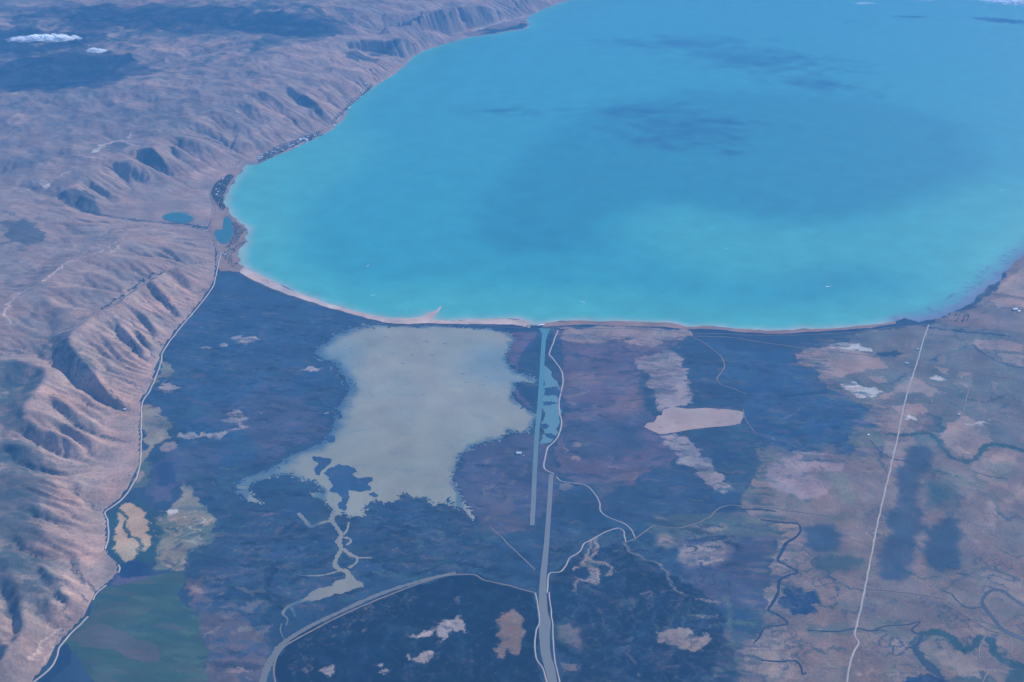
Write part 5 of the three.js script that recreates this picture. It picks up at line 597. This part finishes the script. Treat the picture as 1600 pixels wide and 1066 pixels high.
// ---------------------------------------------------------------- roads and dikes: low banks of pale gravel
{
  reseed(71);
  const gm = landTexture(256, 64, [0, 1600, 0, 400], (ctx) => { ctx.fillStyle = C.gravel; ctx.fillRect(0, 0, 1600, 400); for (let i = 0; i < 140; i++) { trace(ctx, blob(rr(0, 1600), rr(0, 400), rr(6, 30), 2.4, 0)); ctx.closePath(); ctx.globalAlpha = 0.35; ctx.fillStyle = [C.salt, C.tan, C.sandy][(rnd() * 3) | 0]; ctx.fill(); } ctx.globalAlpha = 1; }, { warp: 6, warpScale: 60, fineScale: 20 });
  gm.wrapS = gm.wrapT = THREE.RepeatWrapping; gm.repeat.set(0.05, 0.2);
  const gravel = new THREE.MeshPhysicalMaterial({ map: gm, roughness: 1, specularIntensity: 0.1 }), dirt = new THREE.MeshPhysicalMaterial({ map: gm, specularIntensity: 0.1, color: C.dirtTint, roughness: 1 });
  const road = (name, label, px, w, mat = gravel, y = 3, onHill = false) => { const l = smooth(px.map((p) => { if (onHill) { const q = PL(p[0], p[1]); return [q[0], q[1], q[2]]; } const q = P(p[0], p[1], y); return [q[0], q[1], 0]; }), 30); add(new THREE.Mesh(bankGeo(l.map((p) => [p[0] + n2(p[0] / 190, p[1] / 190) * 4, p[1] + n2b(p[0] / 190, p[1] / 190) * 4, w * 0.22 * (1 + 0.12 * n2(p[0] / 60 + 9, p[1] / 60)), (onHill ? Math.max(hillAt(p[0], p[1]), 0) : 0) + y]), Math.max(2, y - 0.3), onHill ? 3 : 4), mat), name, structure(label, name === 'dike' ? 'dike' : 'road')); };
  road('road', 'pale road curving along the foot of the left hills, upper stretch', [[345, 396], [341, 410], [339, 422], [336, 434], [333, 446], [319, 467], [300, 490], [281, 512], [263, 536], [253, 552], [251, 566], [241, 593], [233, 611], [222, 629], [220, 660], [220, 700], [216, 736], [206, 758], [191, 779], [176, 791], [164, 800], [168, 815], [168, 842], [164, 858]], 24, gravel, 5);
  road('road', 'pale road along the hill foot at lower left', [[166, 914], [152, 925], [144, 938]], 20, gravel, 5); road('road', 'pale road leaving the picture at the bottom left corner', [[137, 963], [125, 976], [108, 992], [92, 1012], [88, 1028], [77, 1045], [54, 1064], [25, 1085]], 24, gravel, 5); road('road', 'short pale stretch of road beside a wet hollow', [[184, 882], [187, 888], [184, 895]], 22, gravel, 5);
  road('road', 'shore road with bends beside the dark pond at lake corner', [[346, 398], [340, 392], [338, 380], [332, 362], [320, 354], [325, 347], [333, 340], [337, 330], [335, 320], [331, 312], [329, 304], [336, 290]], 16, dirt, 3, true);
  road('road', 'straight dirt road running down through the right pastures', [[1451, 507], [1442, 535], [1433, 566], [1416, 620], [1401, 690], [1386, 755], [1373, 810], [1363, 860], [1351, 920], [1343, 960], [1337, 983], [1336, 994], [1341, 1003], [1336, 1015], [1328, 1036], [1323, 1066], [1315, 1110]], 19);
  road('road', 'dirt road crossing the straight road near the lake', [[1085, 525], [1140, 527], [1200, 536], [1270, 545], [1362, 556], [1432, 566], [1520, 582], [1560, 588], [1640, 597]], 17, dirt); road('road', 'short dirt road turning down from the crossing road', [[1520, 582], [1516, 598], [1511, 620], [1505, 650]], 15, dirt); road('road', 'hooked farm track behind the beach', [[1338, 520], [1347, 530], [1362, 536], [1369, 543], [1367, 550], [1361, 556]], 14, dirt);
  road('road', 'thin dirt track leading right from the straight road', [[1351, 919], [1390, 923], [1430, 928], [1476, 935]], 12, dirt); road('road', 'dirt track slanting to the lower right corner', [[1475, 941], [1510, 962], [1545, 984], [1570, 991], [1580, 999], [1582, 1025], [1600, 1037], [1640, 1050]], 15, dirt); road('road', 'dirt track branching down in the lower right pasture', [[1545, 985], [1536, 1002], [1530, 1014], [1533, 1036]], 13, dirt); road('road', 'short track at the lower right edge', [[1542, 1048], [1540, 1056], [1534, 1075]], 12, dirt);
  road('road', 'thin road on the marsh side of the left beach', [[346, 420], [374, 428], [400, 442], [440, 458], [480, 472], [520, 483], [560, 494], [600, 506], [640, 509], [672, 507], [720, 507], [770, 509], [812, 512], [826, 511]], 9, dirt); road('road', 'thin road on the marsh side of the right beach', [[862, 511], [900, 511], [930, 513], [980, 513], [1030, 516], [1072, 520], [1080, 523]], 9, dirt); road('road', 'beach road right of the small inlet', [[1084, 521], [1120, 521], [1200, 524], [1300, 521], [1345, 518], [1400, 511], [1450, 507]], 11, dirt);
  road('dike', 'pale dike road with bends just right of the turquoise canal', [[872, 516], [866, 530], [861, 545], [858, 553], [863, 559], [872, 571], [879, 586], [878, 606], [874, 626], [874, 645], [877, 657], [873, 680], [864, 691], [855, 700], [852, 716], [849, 729], [853, 734], [866, 740]], 20);
  road('dike', 'winding dike road from the canal bend to the marsh junction', [[869, 745], [876, 751], [890, 754], [906, 756], [916, 759], [931, 773], [937, 786], [939, 800], [951, 808], [975, 818], [985, 826], [993, 840]], 12); road('dike', 'dike road running right from the marsh junction', [[978, 847], [993, 841], [1006, 832], [1022, 822], [1040, 824], [1060, 825], [1086, 818], [1101, 812], [1110, 808], [1117, 799], [1134, 790], [1170, 791], [1215, 795], [1255, 801], [1308, 804], [1312, 790], [1315, 775], [1321, 772]], 11, dirt);
  road('dike', 'looping dike road down to the grey canal', [[978, 847], [975, 836], [974, 829], [966, 825], [945, 832], [925, 843], [912, 850], [906, 862], [890, 872], [884, 884], [876, 893], [860, 895], [856, 908], [855, 926]], 13); road('dike', 'pale dike along the right bank of the grey canal', [[858, 925], [861, 955], [864, 988], [865, 1018], [870, 1045], [876, 1075]], 10); road('dike', 'pale dike along the left bank of the grey canal', [[836, 927], [840, 945], [843, 973], [838, 985], [836, 1005], [838, 1030], [848, 1045], [858, 1080]], 13);
  road('dike', 'long curved dike bounding the darkest marsh', [[431, 1080], [428, 1048], [432, 1025], [445, 1010], [462, 999], [492, 983], [530, 963], [580, 941], [630, 921], [680, 904], [712, 898], [740, 898], [756, 906], [780, 912], [810, 919], [838, 927]], 20, dirt); road('dike', 'straight diagonal dike between lagoon and grey canal', [[765, 823], [785, 841], [800, 856], [825, 880], [836, 891]], 13, dirt);
  road('road', 'curving track along the edge of the big dark marsh', [[1079, 525], [1092, 531], [1110, 543], [1125, 555], [1132, 569], [1128, 581], [1120, 592], [1126, 600], [1142, 606], [1158, 612], [1168, 616]], 13, dirt); road('road', 'faint track below the wedge-shaped field', [[1161, 640], [1164, 652], [1174, 668], [1184, 679], [1210, 683], [1235, 694], [1262, 704], [1310, 709]], 8, dirt);
  // the stone jetty at the sandy point
  road('jetty', 'thin pale stone jetty reaching out from the sandy point', [[673, 503], [676, 496], [681, 489], [688, 479]], 12, gravel, 3.5);
}
// ---------------------------------------------------------------- clouds: lumps of small puffs, dense in the middle, thin and torn at the rim
{
  const puff = new THREE.IcosahedronGeometry(1, 2);
  const dense = new THREE.MeshPhysicalMaterial({ color: '#ffffff', roughness: 1, transmission: 0, thickness: 0, specularIntensity: 0 });
  const thin = [0.5, 0.26, 0.13, 0.07].map((opacity) => new THREE.MeshPhysicalMaterial({ color: '#ffffff', roughness: 1, transmission: 0.25, thickness: 0, specularIntensity: 0, transparent: true, opacity, depthWrite: false }));
  function puffs(list) {
    return mergeGeometries(list.map(([x, y, z, rx, ry, rz, a]) => {
      const g = puff.clone(), p = g.attributes.position, s = rnd() * 50;
      for (let i = 0; i < p.count; i++) { const X = p.getX(i), Y = p.getY(i), Z = p.getZ(i), k = 1 + 0.35 * n2(X * 1.6 + s, Z * 1.6 + Y) + 0.2 * n2b(X * 3.4 - s, Z * 3.4 + Y * 2); p.setXYZ(i, X * k, Y * k * (Y < 0 ? 0.6 : 1), Z * k); }
      g.scale(rx, ry, rz); g.rotateY(a); g.translate(x, y, z); g.computeVertexNormals(); return g;
    }));
  }
  // length and depth in metres, thickness, turn; layers of [count, size, spread, material]
  globalThis.makeCloud = function (label, [x, y, z], len, dep, thick, turn, layers, group) {
    const o = new THREE.Group(); o.position.set(x, y, z); o.rotation.y = turn;
    for (const [name, n, size, spread, m] of layers) {
      const list = [];
      for (let i = 0; i < n; i++) { const a = rnd() * 6.283, q = Math.pow(rnd(), 0.6) * spread, u = Math.cos(a) * q * len / 2, w = Math.sin(a) * q * dep / 2, r = size * rr(0.5, 1.3) * (1.15 - 0.5 * q); list.push([u, (rnd() - 0.3) * thick * (1 - 0.6 * q), w, r * rr(1, 1.9), r * rr(0.35, 0.7) * Math.min(1, thick / size), r * rr(0.6, 1), rr(-0.5, 0.5)]); }
      add(new THREE.Mesh(puffs(list), m < 0 ? dense : thin[m]), name, null, o);
    }
    return add(o, 'cloud', { label, category: 'cloud', ...(group ? { group } : {}) });
  };
  reseed(8);
  const at = (px, py, h) => { const [x, z] = P(px, py, h); return [x, h, z]; };
  makeCloud('long white cloud streak over the dark plateau, upper left', at(72, 61, 2200), 820, 230, 70, 0.03, [['core', 46, 46, 0.8, -1], ['wisp', 60, 52, 1.0, 0], ['wisp', 70, 60, 1.35, 1], ['wisp', 40, 90, 1.6, 3]]);
  makeCloud('small torn white cloud right of the long streak, upper left', at(150, 80, 2200), 290, 150, 50, -0.25, [['core', 14, 24, 0.6, 0], ['wisp', 34, 32, 1.1, 1], ['wisp', 24, 48, 1.4, 2]]);
  makeCloud('white cloud cut off by the top right corner', at(1588, 5, 320), 1500, 420, 90, -0.32, [['core', 50, 55, 0.9, -1], ['wisp', 80, 60, 1.15, 1], ['wisp', 60, 90, 1.5, 3]]);
  makeCloud('thin white cloud on the top edge over the lake', at(1442, -1, 320), 900, 200, 50, -0.03, [['core', 30, 40, 0.7, 1], ['wisp', 50, 55, 1.2, 2]]);
  makeCloud('faint shred of cloud near the top edge over the lake', at(1350, 6, 320), 500, 160, 40, 0.05, [['core', 16, 30, 0.5, 2], ['wisp', 30, 50, 1.3, 3]]);
  // clouds beyond the frame, above and to the left, that darken the plateau and patches of the lake: set along the sun's ray from what they shade
  const over = (px, py, h, len, dep, turn, layers) => {
    const g = P(px, py, 0), base = g[0] < -1500 && py < 300 && px < 800 ? Math.max(0, hillAt(g[0], g[1])) : 0, q = P(px, py, base), k = (h - base) / sunDir.y, x = q[0] + sunDir.x * k, z = q[1] + sunDir.z * k;
    const dx = x, dy = h - CAM_H, dz = z, f = -dy * SP - dz * CP, sy = 533 + FOCAL * -(dy * CP - dz * SP) / f, sx = 800 + FOCAL * dx / f; if (globalThis.SHOW) console.log('cloud', px, py, 'seen at', sx | 0, sy | 0);
    makeCloud('white summer cloud drifting above the top of the view', [x, h, z], len, dep, 160, turn, layers, 'clouds above the top of the view');
  };
  const soft = (n, s) => [['core', n * 2, s * 0.45, 1.0, 3], ['wisp', n * 3, s * 0.55, 1.5, 3], ['wisp', n, s * 1.2, 1.5, 3]], full = (n, s) => [['core', n, s, 0.8, -1], ['wisp', n, s * 1.4, 1.05, 0], ['wisp', n, s * 1.7, 1.3, 1]];
  over(75, 110, 2600, 2900, 2000, 0.1, full(26, 320));
  over(10, 60, 3000, 3000, 1800, 0.2, full(18, 330)); over(230, 22, 3000, 4200, 1700, 0.0, full(30, 300)); over(450, 30, 3000, 2600, 1500, -0.3, full(20, 300));
  over(1050, 66, 3000, 3600, 1000, 0.05, soft(20, 280)); over(1190, 92, 3000, 3400, 1700, -0.3, soft(30, 300)); over(1280, 128, 3000, 2200, 1100, -0.45, soft(18, 240)); over(1000, 172, 3000, 2300, 900, 0.05, soft(18, 230)); over(1085, 195, 3000, 2500, 1300, 0.0, soft(28, 240)); over(1070, 222, 3000, 2000, 700, 0.0, soft(18, 180)); over(1140, 237, 2900, 800, 260, -0.2, soft(8, 100)); over(790, 172, 3000, 1600, 500, 0.0, soft(10, 190));
}
// ---------------------------------------------------------------- boats
{
  reseed(17);
  const white = new THREE.MeshPhysicalMaterial({ color: '#f2f2f0', roughness: 0.35, clearcoat: 0.5 }), glass = new THREE.MeshPhysicalMaterial({ color: '#1d2a33', roughness: 0.15 }), foam = new THREE.MeshStandardMaterial({ color: '#eef4f4', roughness: 1 });
  const hullShape = new THREE.Shape(); hullShape.moveTo(-7, -2.1); hullShape.lineTo(3, -2.3); hullShape.quadraticCurveTo(6.5, -1.6, 9, 0); hullShape.quadraticCurveTo(6.5, 1.6, 3, 2.3); hullShape.lineTo(-7, 2.1); hullShape.closePath();
  const hull = new THREE.ExtrudeGeometry(hullShape, { depth: 1.5, bevelEnabled: true, bevelSize: 0.25, bevelThickness: 0.3, bevelSegments: 2 }).rotateX(-Math.PI / 2).translate(0, 0.3, 0);
  const cabin = new THREE.ExtrudeGeometry(new THREE.Shape([[-4.5, -1.5], [1.5, -1.5], [3.2, -0.8], [3.2, 0.8], [1.5, 1.5], [-4.5, 1.5]].map((p) => new THREE.Vector2(...p))), { depth: 1.6, bevelEnabled: true, bevelSize: 0.15, bevelThickness: 0.2, bevelSegments: 1 }).rotateX(-Math.PI / 2).translate(0, 2.1, 0);
  const screen = new THREE.BoxGeometry(0.3, 1, 2.4).rotateZ(0.5).translate(3.1, 3.4, 0);
  const wakePts = []; for (let i = 0; i <= 14; i++) wakePts.push([-7 - i * 3.2, -(1.3 + i * 0.32 + rr(-0.3, 0.5))]); for (let i = 14; i >= 0; i--) wakePts.push([-7 - i * 3.2, 1.3 + i * 0.32 + rr(-0.3, 0.5)]);
  const wake = sheetGeo(wakePts, 0.25);
  const boat = new THREE.Group();
  add(new THREE.Mesh(hull, white), 'hull', null, boat); add(new THREE.Mesh(cabin, white), 'cabin', null, boat); add(new THREE.Mesh(screen, glass), 'windscreen', null, boat); add(new THREE.Mesh(wake, foam), 'wake', null, boat);
  [[1299, 447, 0.25, 'white motor boat on the lake toward the right shore'], [1568, 297, 0.1, 'white motor boat near the right edge, farthest on the lake'], [907, 471, 2.6, 'white motor boat off the canal mouth, straight above the outlet'], [585, 461, 0.5, 'white motor boat off the left beach, the nearer of two'], [576, 414, 1.2, 'white motor boat off the left beach, the farther of two'], [1132, 388, 2.9, 'white motor boat on the pale water right of centre']].forEach(([px, py, a, label], i) => { const [x, z] = P(px, py, 1); const b = i ? boat.clone() : boat; b.position.set(x, 0.9, z); b.rotation.y = a; b.scale.setScalar(i === 0 ? 1.5 : i < 3 ? 1.2 : 1); add(b, 'motor_boat', { label, category: 'boat', group: 'boats out on the lake' }); });
}
// ---------------------------------------------------------------- buildings
{
  reseed(23);
  const wallM = [new THREE.MeshStandardMaterial({ color: '#d9d2c8', roughness: 0.9 }), new THREE.MeshStandardMaterial({ color: '#b5a08c', roughness: 0.9 })], roofM = [new THREE.MeshStandardMaterial({ color: '#e9e6e2', roughness: 0.6 }), new THREE.MeshStandardMaterial({ color: '#8d8f94', roughness: 0.7 }), new THREE.MeshStandardMaterial({ color: '#6e5550', roughness: 0.8 })], paneM = new THREE.MeshPhysicalMaterial({ color: '#2a3440', roughness: 0.15 });
  const wallG = (w, h, d) => { const s = new THREE.Shape([[-d / 2, 0], [d / 2, 0], [d / 2, h], [0, h + d * 0.26], [-d / 2, h]].map((p) => new THREE.Vector2(...p))); return new THREE.ExtrudeGeometry(s, { depth: w, bevelEnabled: false }).rotateY(Math.PI / 2).translate(-w / 2, 0, 0); };
  const roofG = (w, h, d) => { const e = 0.7, s = new THREE.Shape([[-d / 2 - e, h - e * 0.52], [0, h + d * 0.26], [d / 2 + e, h - e * 0.52], [d / 2 + e, h - e * 0.52 + 0.4], [0, h + d * 0.26 + 0.42], [-d / 2 - e, h - e * 0.52 + 0.4]].map((p) => new THREE.Vector2(...p))); return new THREE.ExtrudeGeometry(s, { depth: w + 1.4, bevelEnabled: false }).rotateY(Math.PI / 2).translate(-w / 2 - 0.7, 0.01, 0); };
  const winG = (w, h, d) => { const l = []; for (let i = 0; i < 4; i++) for (const s of [-1, 1]) l.push(new THREE.BoxGeometry(1.6, 1.5, 0.12).translate((i - 1.5) * w / 4.4, h * 0.55, s * (d / 2 + 0.03))); return l; };
  function house(name, w, h, d, wm, rm) { const o = new THREE.Group(); add(new THREE.Mesh(wallG(w, h, d), wm), 'wall', null, o); add(new THREE.Mesh(roofG(w, h, d), rm), 'roof', null, o); winG(w, h, d).forEach((g) => add(new THREE.Mesh(g, paneM), 'window', null, o)); add(new THREE.Mesh(new THREE.BoxGeometry(0.12, 2.3, 1.3).translate(w / 2 + 0.03, 1.15, 0), paneM), 'door', null, o); return o; }
  const kinds = [house('a', 20, 6, 14, wallM[0], roofM[0]), house('b', 16, 6, 12, wallM[0], roofM[1]), house('c', 18, 6.5, 13, wallM[1], roofM[2]), house('d', 26, 6, 15, wallM[0], roofM[0])];
  let firstOf = new Set();
  const put = (px, py, k, turn, data, name = 'house', s = 1) => { const [x, z, y] = PL(px, py), o = firstOf.has(k) ? kinds[k].clone() : kinds[k]; firstOf.add(k); o.position.set(x, y - 0.3, z); o.rotation.y = turn; o.scale.setScalar(s); add(o, name, data); };
  const kindWord = ['white-roofed', 'grey-roofed', 'brown', 'long white'], where = ['in the row of houses along the left shore', 'on the far shore strip beyond the row of houses', 'on the farthest strip of the left shore', 'in the grove at the lake corner', 'between the grove and the row of shore houses'];
  const spotsE = [[[402, 252], [500, 212], 44], [[522, 200], [546, 170], 8], [[562, 152], [582, 136], 10], [[334, 312], [350, 282], 12], [[362, 268], [378, 258], 5]];
  spotsE.forEach(([a, b, n], w) => { for (let i = 0; i < n; i++) { const t = (i + rr(0.1, 0.9)) / n, k = (rnd() * 4) | 0; put(a[0] + (b[0] - a[0]) * t + rr(-3, 3), a[1] + (b[1] - a[1]) * t - rr(0, 7), k, 0.6 + rr(-0.4, 0.4), { label: kindWord[k] + ' cabin ' + where[w], category: 'house', group: kindWord[k] + ' cabins ' + where[w] }, 'house', rr(1.1, 1.8)); } });
  for (const [px, py, k, s, label] of [[478, 218, 3, 2.0, 'large pale lodge in the middle of the cabins on left shore'], [466, 223, 3, 1.7, 'long white lodge left of the large pale lodge'], [404, 246, 3, 1.8, 'broad white lodge at the lower end of the shore cabins'], [366, 238, 1, 1.6, 'lone pale building up the slope from the shore cabins'], [195, 640, 0, 1.3, 'lone white hut on the fan above the foot road'], [204, 741, 0, 1.0, 'small white hut close beside the foot road bend'], [347, 396, 3, 1.3, 'pale building where the foot road meets the lake corner'], [352, 398, 0, 1.4, 'white building beside the pale one at the lake corner'], [340, 395, 1, 1.2, 'grey-roofed building left of the pair at the lake corner'], [1586, 484, 3, 2.3, 'big white barn on the lakeside farm at far right'], [1592, 487, 0, 1.8, 'smaller white shed leaning by the big white barn'], [1508, 515, 1, 1.5, 'grey-roofed farmhouse at the bend of the lakeside creek'], [1503, 514, 2, 1.4, 'brown farmhouse left of the grey-roofed farmhouse'], [1498, 648, 0, 1.3, 'white shed at the lower end of the short dirt road'], [1434, 546, 0, 1.5, 'white shed left of the straight road near the crossing'], [1417, 568, 3, 1.6, 'long white shed left of the road crossing'], [1456, 629, 1, 1.4, 'pale shed in the pasture right of the straight road'], [811, 709, 3, 2.0, 'white building on the marsh left of the turquoise canal'], [818, 713, 1, 1.4, 'grey-roofed shed right of the white marsh building'], [866, 510, 1, 1.2, 'grey-roofed cabin by the beach right of the canal mouth'], [1357, 680, 0, 1.2, 'white shed in the green patch left of the straight road']]) put(px, py, k, rr(-0.3, 0.5), { label, category: name2(label) }, name2(label) === 'house' ? 'house' : name2(label), s);
  function name2(l) { return /barn/.test(l) ? 'barn' : /shed/.test(l) ? 'shed' : /hut/.test(l) ? 'hut' : /lodge/.test(l) ? 'lodge' : 'house'; }
  // pumping station over the mouth of the canal: two bays, flat roof, gate piers in the water
  const st = new THREE.Group(), con = new THREE.MeshStandardMaterial({ color: '#d8cfc6', roughness: 0.9 }), steel = new THREE.MeshStandardMaterial({ color: '#8f989c', roughness: 0.5, metalness: 0.4 });
  add(new THREE.Mesh(mergeGeometries([new THREE.BoxGeometry(62, 14, 22).translate(0, 7, 0), new THREE.BoxGeometry(26, 9, 16).translate(-44, 4.5, 1)]), con), 'wall', null, st); add(new THREE.Mesh(mergeGeometries([new THREE.BoxGeometry(65, 1.2, 25).translate(0, 14.6, 0), new THREE.BoxGeometry(28, 1, 18).translate(-44.8, 9.6, 1)]), roofM[0]), 'roof', null, st);
  for (let i = 0; i < 6; i++) add(new THREE.Mesh(new THREE.BoxGeometry(5, 6, 0.3).translate(-25 + i * 10, 8, 11.1), paneM), 'window', null, st); for (let i = 0; i < 5; i++) add(new THREE.Mesh(new THREE.BoxGeometry(3, 9, 16).translate(-64 - i * 14, 3.5, 0), con), 'pier', null, st); for (let i = 0; i < 4; i++) add(new THREE.Mesh(new THREE.BoxGeometry(11, 5, 0.8).translate(-71 - i * 14, 3.2, -3), steel), 'gate', null, st);
  { const [x, z] = P(847, 509); st.position.set(x, 1, z); st.rotation.y = 0.12; add(st, 'pumping_station', { label: 'pale pumping station with gate piers across the canal mouth', category: 'pumping station' }); }
}
// ---------------------------------------------------------------- trees
{
  reseed(29);
  const leafM = ['#2b4738', '#34503a', '#26403c'].map((c) => new THREE.MeshPhysicalMaterial({ color: c, roughness: 1, transmission: 0.25, thickness: 0, side: THREE.DoubleSide })), barkM = new THREE.MeshStandardMaterial({ color: '#54463c', roughness: 1 });
  function crown(h, w, n) { const l = []; for (let i = 0; i < n; i++) { const u = rr(-1, 1), a = rnd() * 6.283, q = Math.sqrt(1 - u * u) * Math.pow(rnd(), 0.35), s = rr(0.7, 1.5); const g = new THREE.PlaneGeometry(s * 1.6, s).rotateX(rr(-1.4, 1.4)).rotateY(rnd() * 6.28).translate(Math.cos(a) * q * w * (1 - 0.25 * u), h * 0.62 + u * h * 0.36, Math.sin(a) * q * w * (1 - 0.25 * u)); l.push(g); } return mergeGeometries(l); }
  const trunkG = (h) => mergeGeometries([new THREE.CylinderGeometry(h * 0.012, h * 0.03, h * 0.7, 7).translate(0, h * 0.35, 0), ...[0.8, 2.9, 5].map((a) => new THREE.CylinderGeometry(h * 0.006, h * 0.014, h * 0.35, 5).translate(0, h * 0.17, 0).rotateZ(0.7).rotateY(a).translate(0, h * 0.42, 0))]);
  const protos = [[15, 5.5, 170, 0], [19, 5, 190, 1], [12, 5.5, 150, 2]].map(([h, w, n, m]) => { const o = new THREE.Group(); add(new THREE.Mesh(trunkG(h), barkM), 'trunk', null, o); add(new THREE.Mesh(crown(h, w, n), leafM[m]), 'crown', null, o); return o; });
  const first = new Set();
  const tree = (px, py, k, s, label, group) => { const [x, z, y] = PL(px, py), o = first.has(k) ? protos[k].clone() : protos[k]; first.add(k); o.position.set(x, y, z); o.rotation.y = rnd() * 6.28; o.scale.setScalar(s); add(o, 'tree', { label, category: 'tree', ...(group ? { group } : {}) }); };
  for (let i = 0; i < 70; i++) { const t = rnd(); tree(406 + 95 * t + rr(-4, 4), 254 - 42 * t - rr(-1, 6), (rnd() * 3) | 0, rr(1.3, 2.2), 'dark leafy tree between the cabins on the left shore', 'trees among the shore cabins'); }
  for (let i = 0; i < 26; i++) tree(1500 + rr(-8, 14), 492 + rr(0, 10), (rnd() * 3) | 0, rr(0.9, 1.5), 'dark leafy tree in the clump around the right shore farm', 'trees around the right shore farm');
  for (let i = 0; i < 14; i++) tree(1450 + i * 3.4 + rr(-1, 1), 505 - i * 0.3 + rr(-1.5, 1.5), (rnd() * 3) | 0, rr(0.8, 1.3), 'dark tree in the row where the straight road meets the lake', 'tree row at the end of the straight road');
  for (let i = 0; i < 22; i++) { const t = rnd(); tree(293 + 40 * t, 353 + 3 * t + rr(-3, 3), (rnd() * 3) | 0, rr(0.8, 1.3), 'dark creekside tree at the mouth of the left creek', 'trees along the left creek'); }
  for (let i = 0; i < 12; i++) tree(822 + rr(0, 10), 510 + rr(-2, 4), (rnd() * 3) | 0, rr(0.7, 1.1), 'low dark tree by the pumping station', 'trees by the pumping station');
  // groves that read as one mass
  const grove = (label, px, n, r) => { const poly = px.map((p) => { const q = PL(p[0], p[1]); return [q[0], q[1]]; }), xs = poly.map((p) => p[0]), zs = poly.map((p) => p[1]), g = mergeGeometries([crown(13, 6, 90)]), m = new THREE.InstancedMesh(g, leafM[0], n), M = new THREE.Matrix4(), col = new THREE.Color(); let i = 0; for (let t = 0; t < n * 40 && i < n; t++) { const p = [rr(Math.min(...xs), Math.max(...xs)), rr(Math.min(...zs), Math.max(...zs))]; if (!inside(p, poly)) continue; const s = rr(r * 0.6, r * 1.3); M.makeRotationY(rnd() * 6.28).scale(new THREE.Vector3(s, s, s)).setPosition(p[0], Math.max(0, hillAt(p[0], p[1])), p[1]); m.setMatrixAt(i, M); m.setColorAt(i, col.setRGB(rr(0.7, 1.2), rr(0.8, 1.2), rr(0.8, 1.2))); i++; } m.count = i; add(m, 'grove', { kind: 'stuff', label, category: 'grove' }); };
  grove('dense dark grove along the shore at the lake corner', [[330, 300], [336, 288], [350, 278], [360, 272], [366, 276], [356, 290], [350, 304], [349, 316], [353, 328], [347, 330], [340, 320], [334, 312]], 950, 1.4);
  grove('scrubby trees round the pond on the spit', [[362, 345], [372, 350], [384, 360], [376, 368], [372, 378], [360, 386], [352, 388], [360, 376], [366, 366]], 420, 1.0);
  grove('thicket of dark trees among the shore cabins', [[402, 258], [440, 238], [500, 210], [502, 205], [470, 215], [440, 226], [405, 246]], 700, 1.1);
  grove('scattered dark trees along the farther left shore', [[520, 196], [548, 165], [582, 138], [580, 133], [548, 158], [518, 192]], 260, 1.3);
  grove('low dark scrub on the point below the pond', [[345, 396], [358, 390], [376, 378], [388, 378], [376, 386], [366, 396], [362, 410], [374, 412], [366, 418], [356, 414]], 300, 0.9);
}
renderer.render(scene, camera);
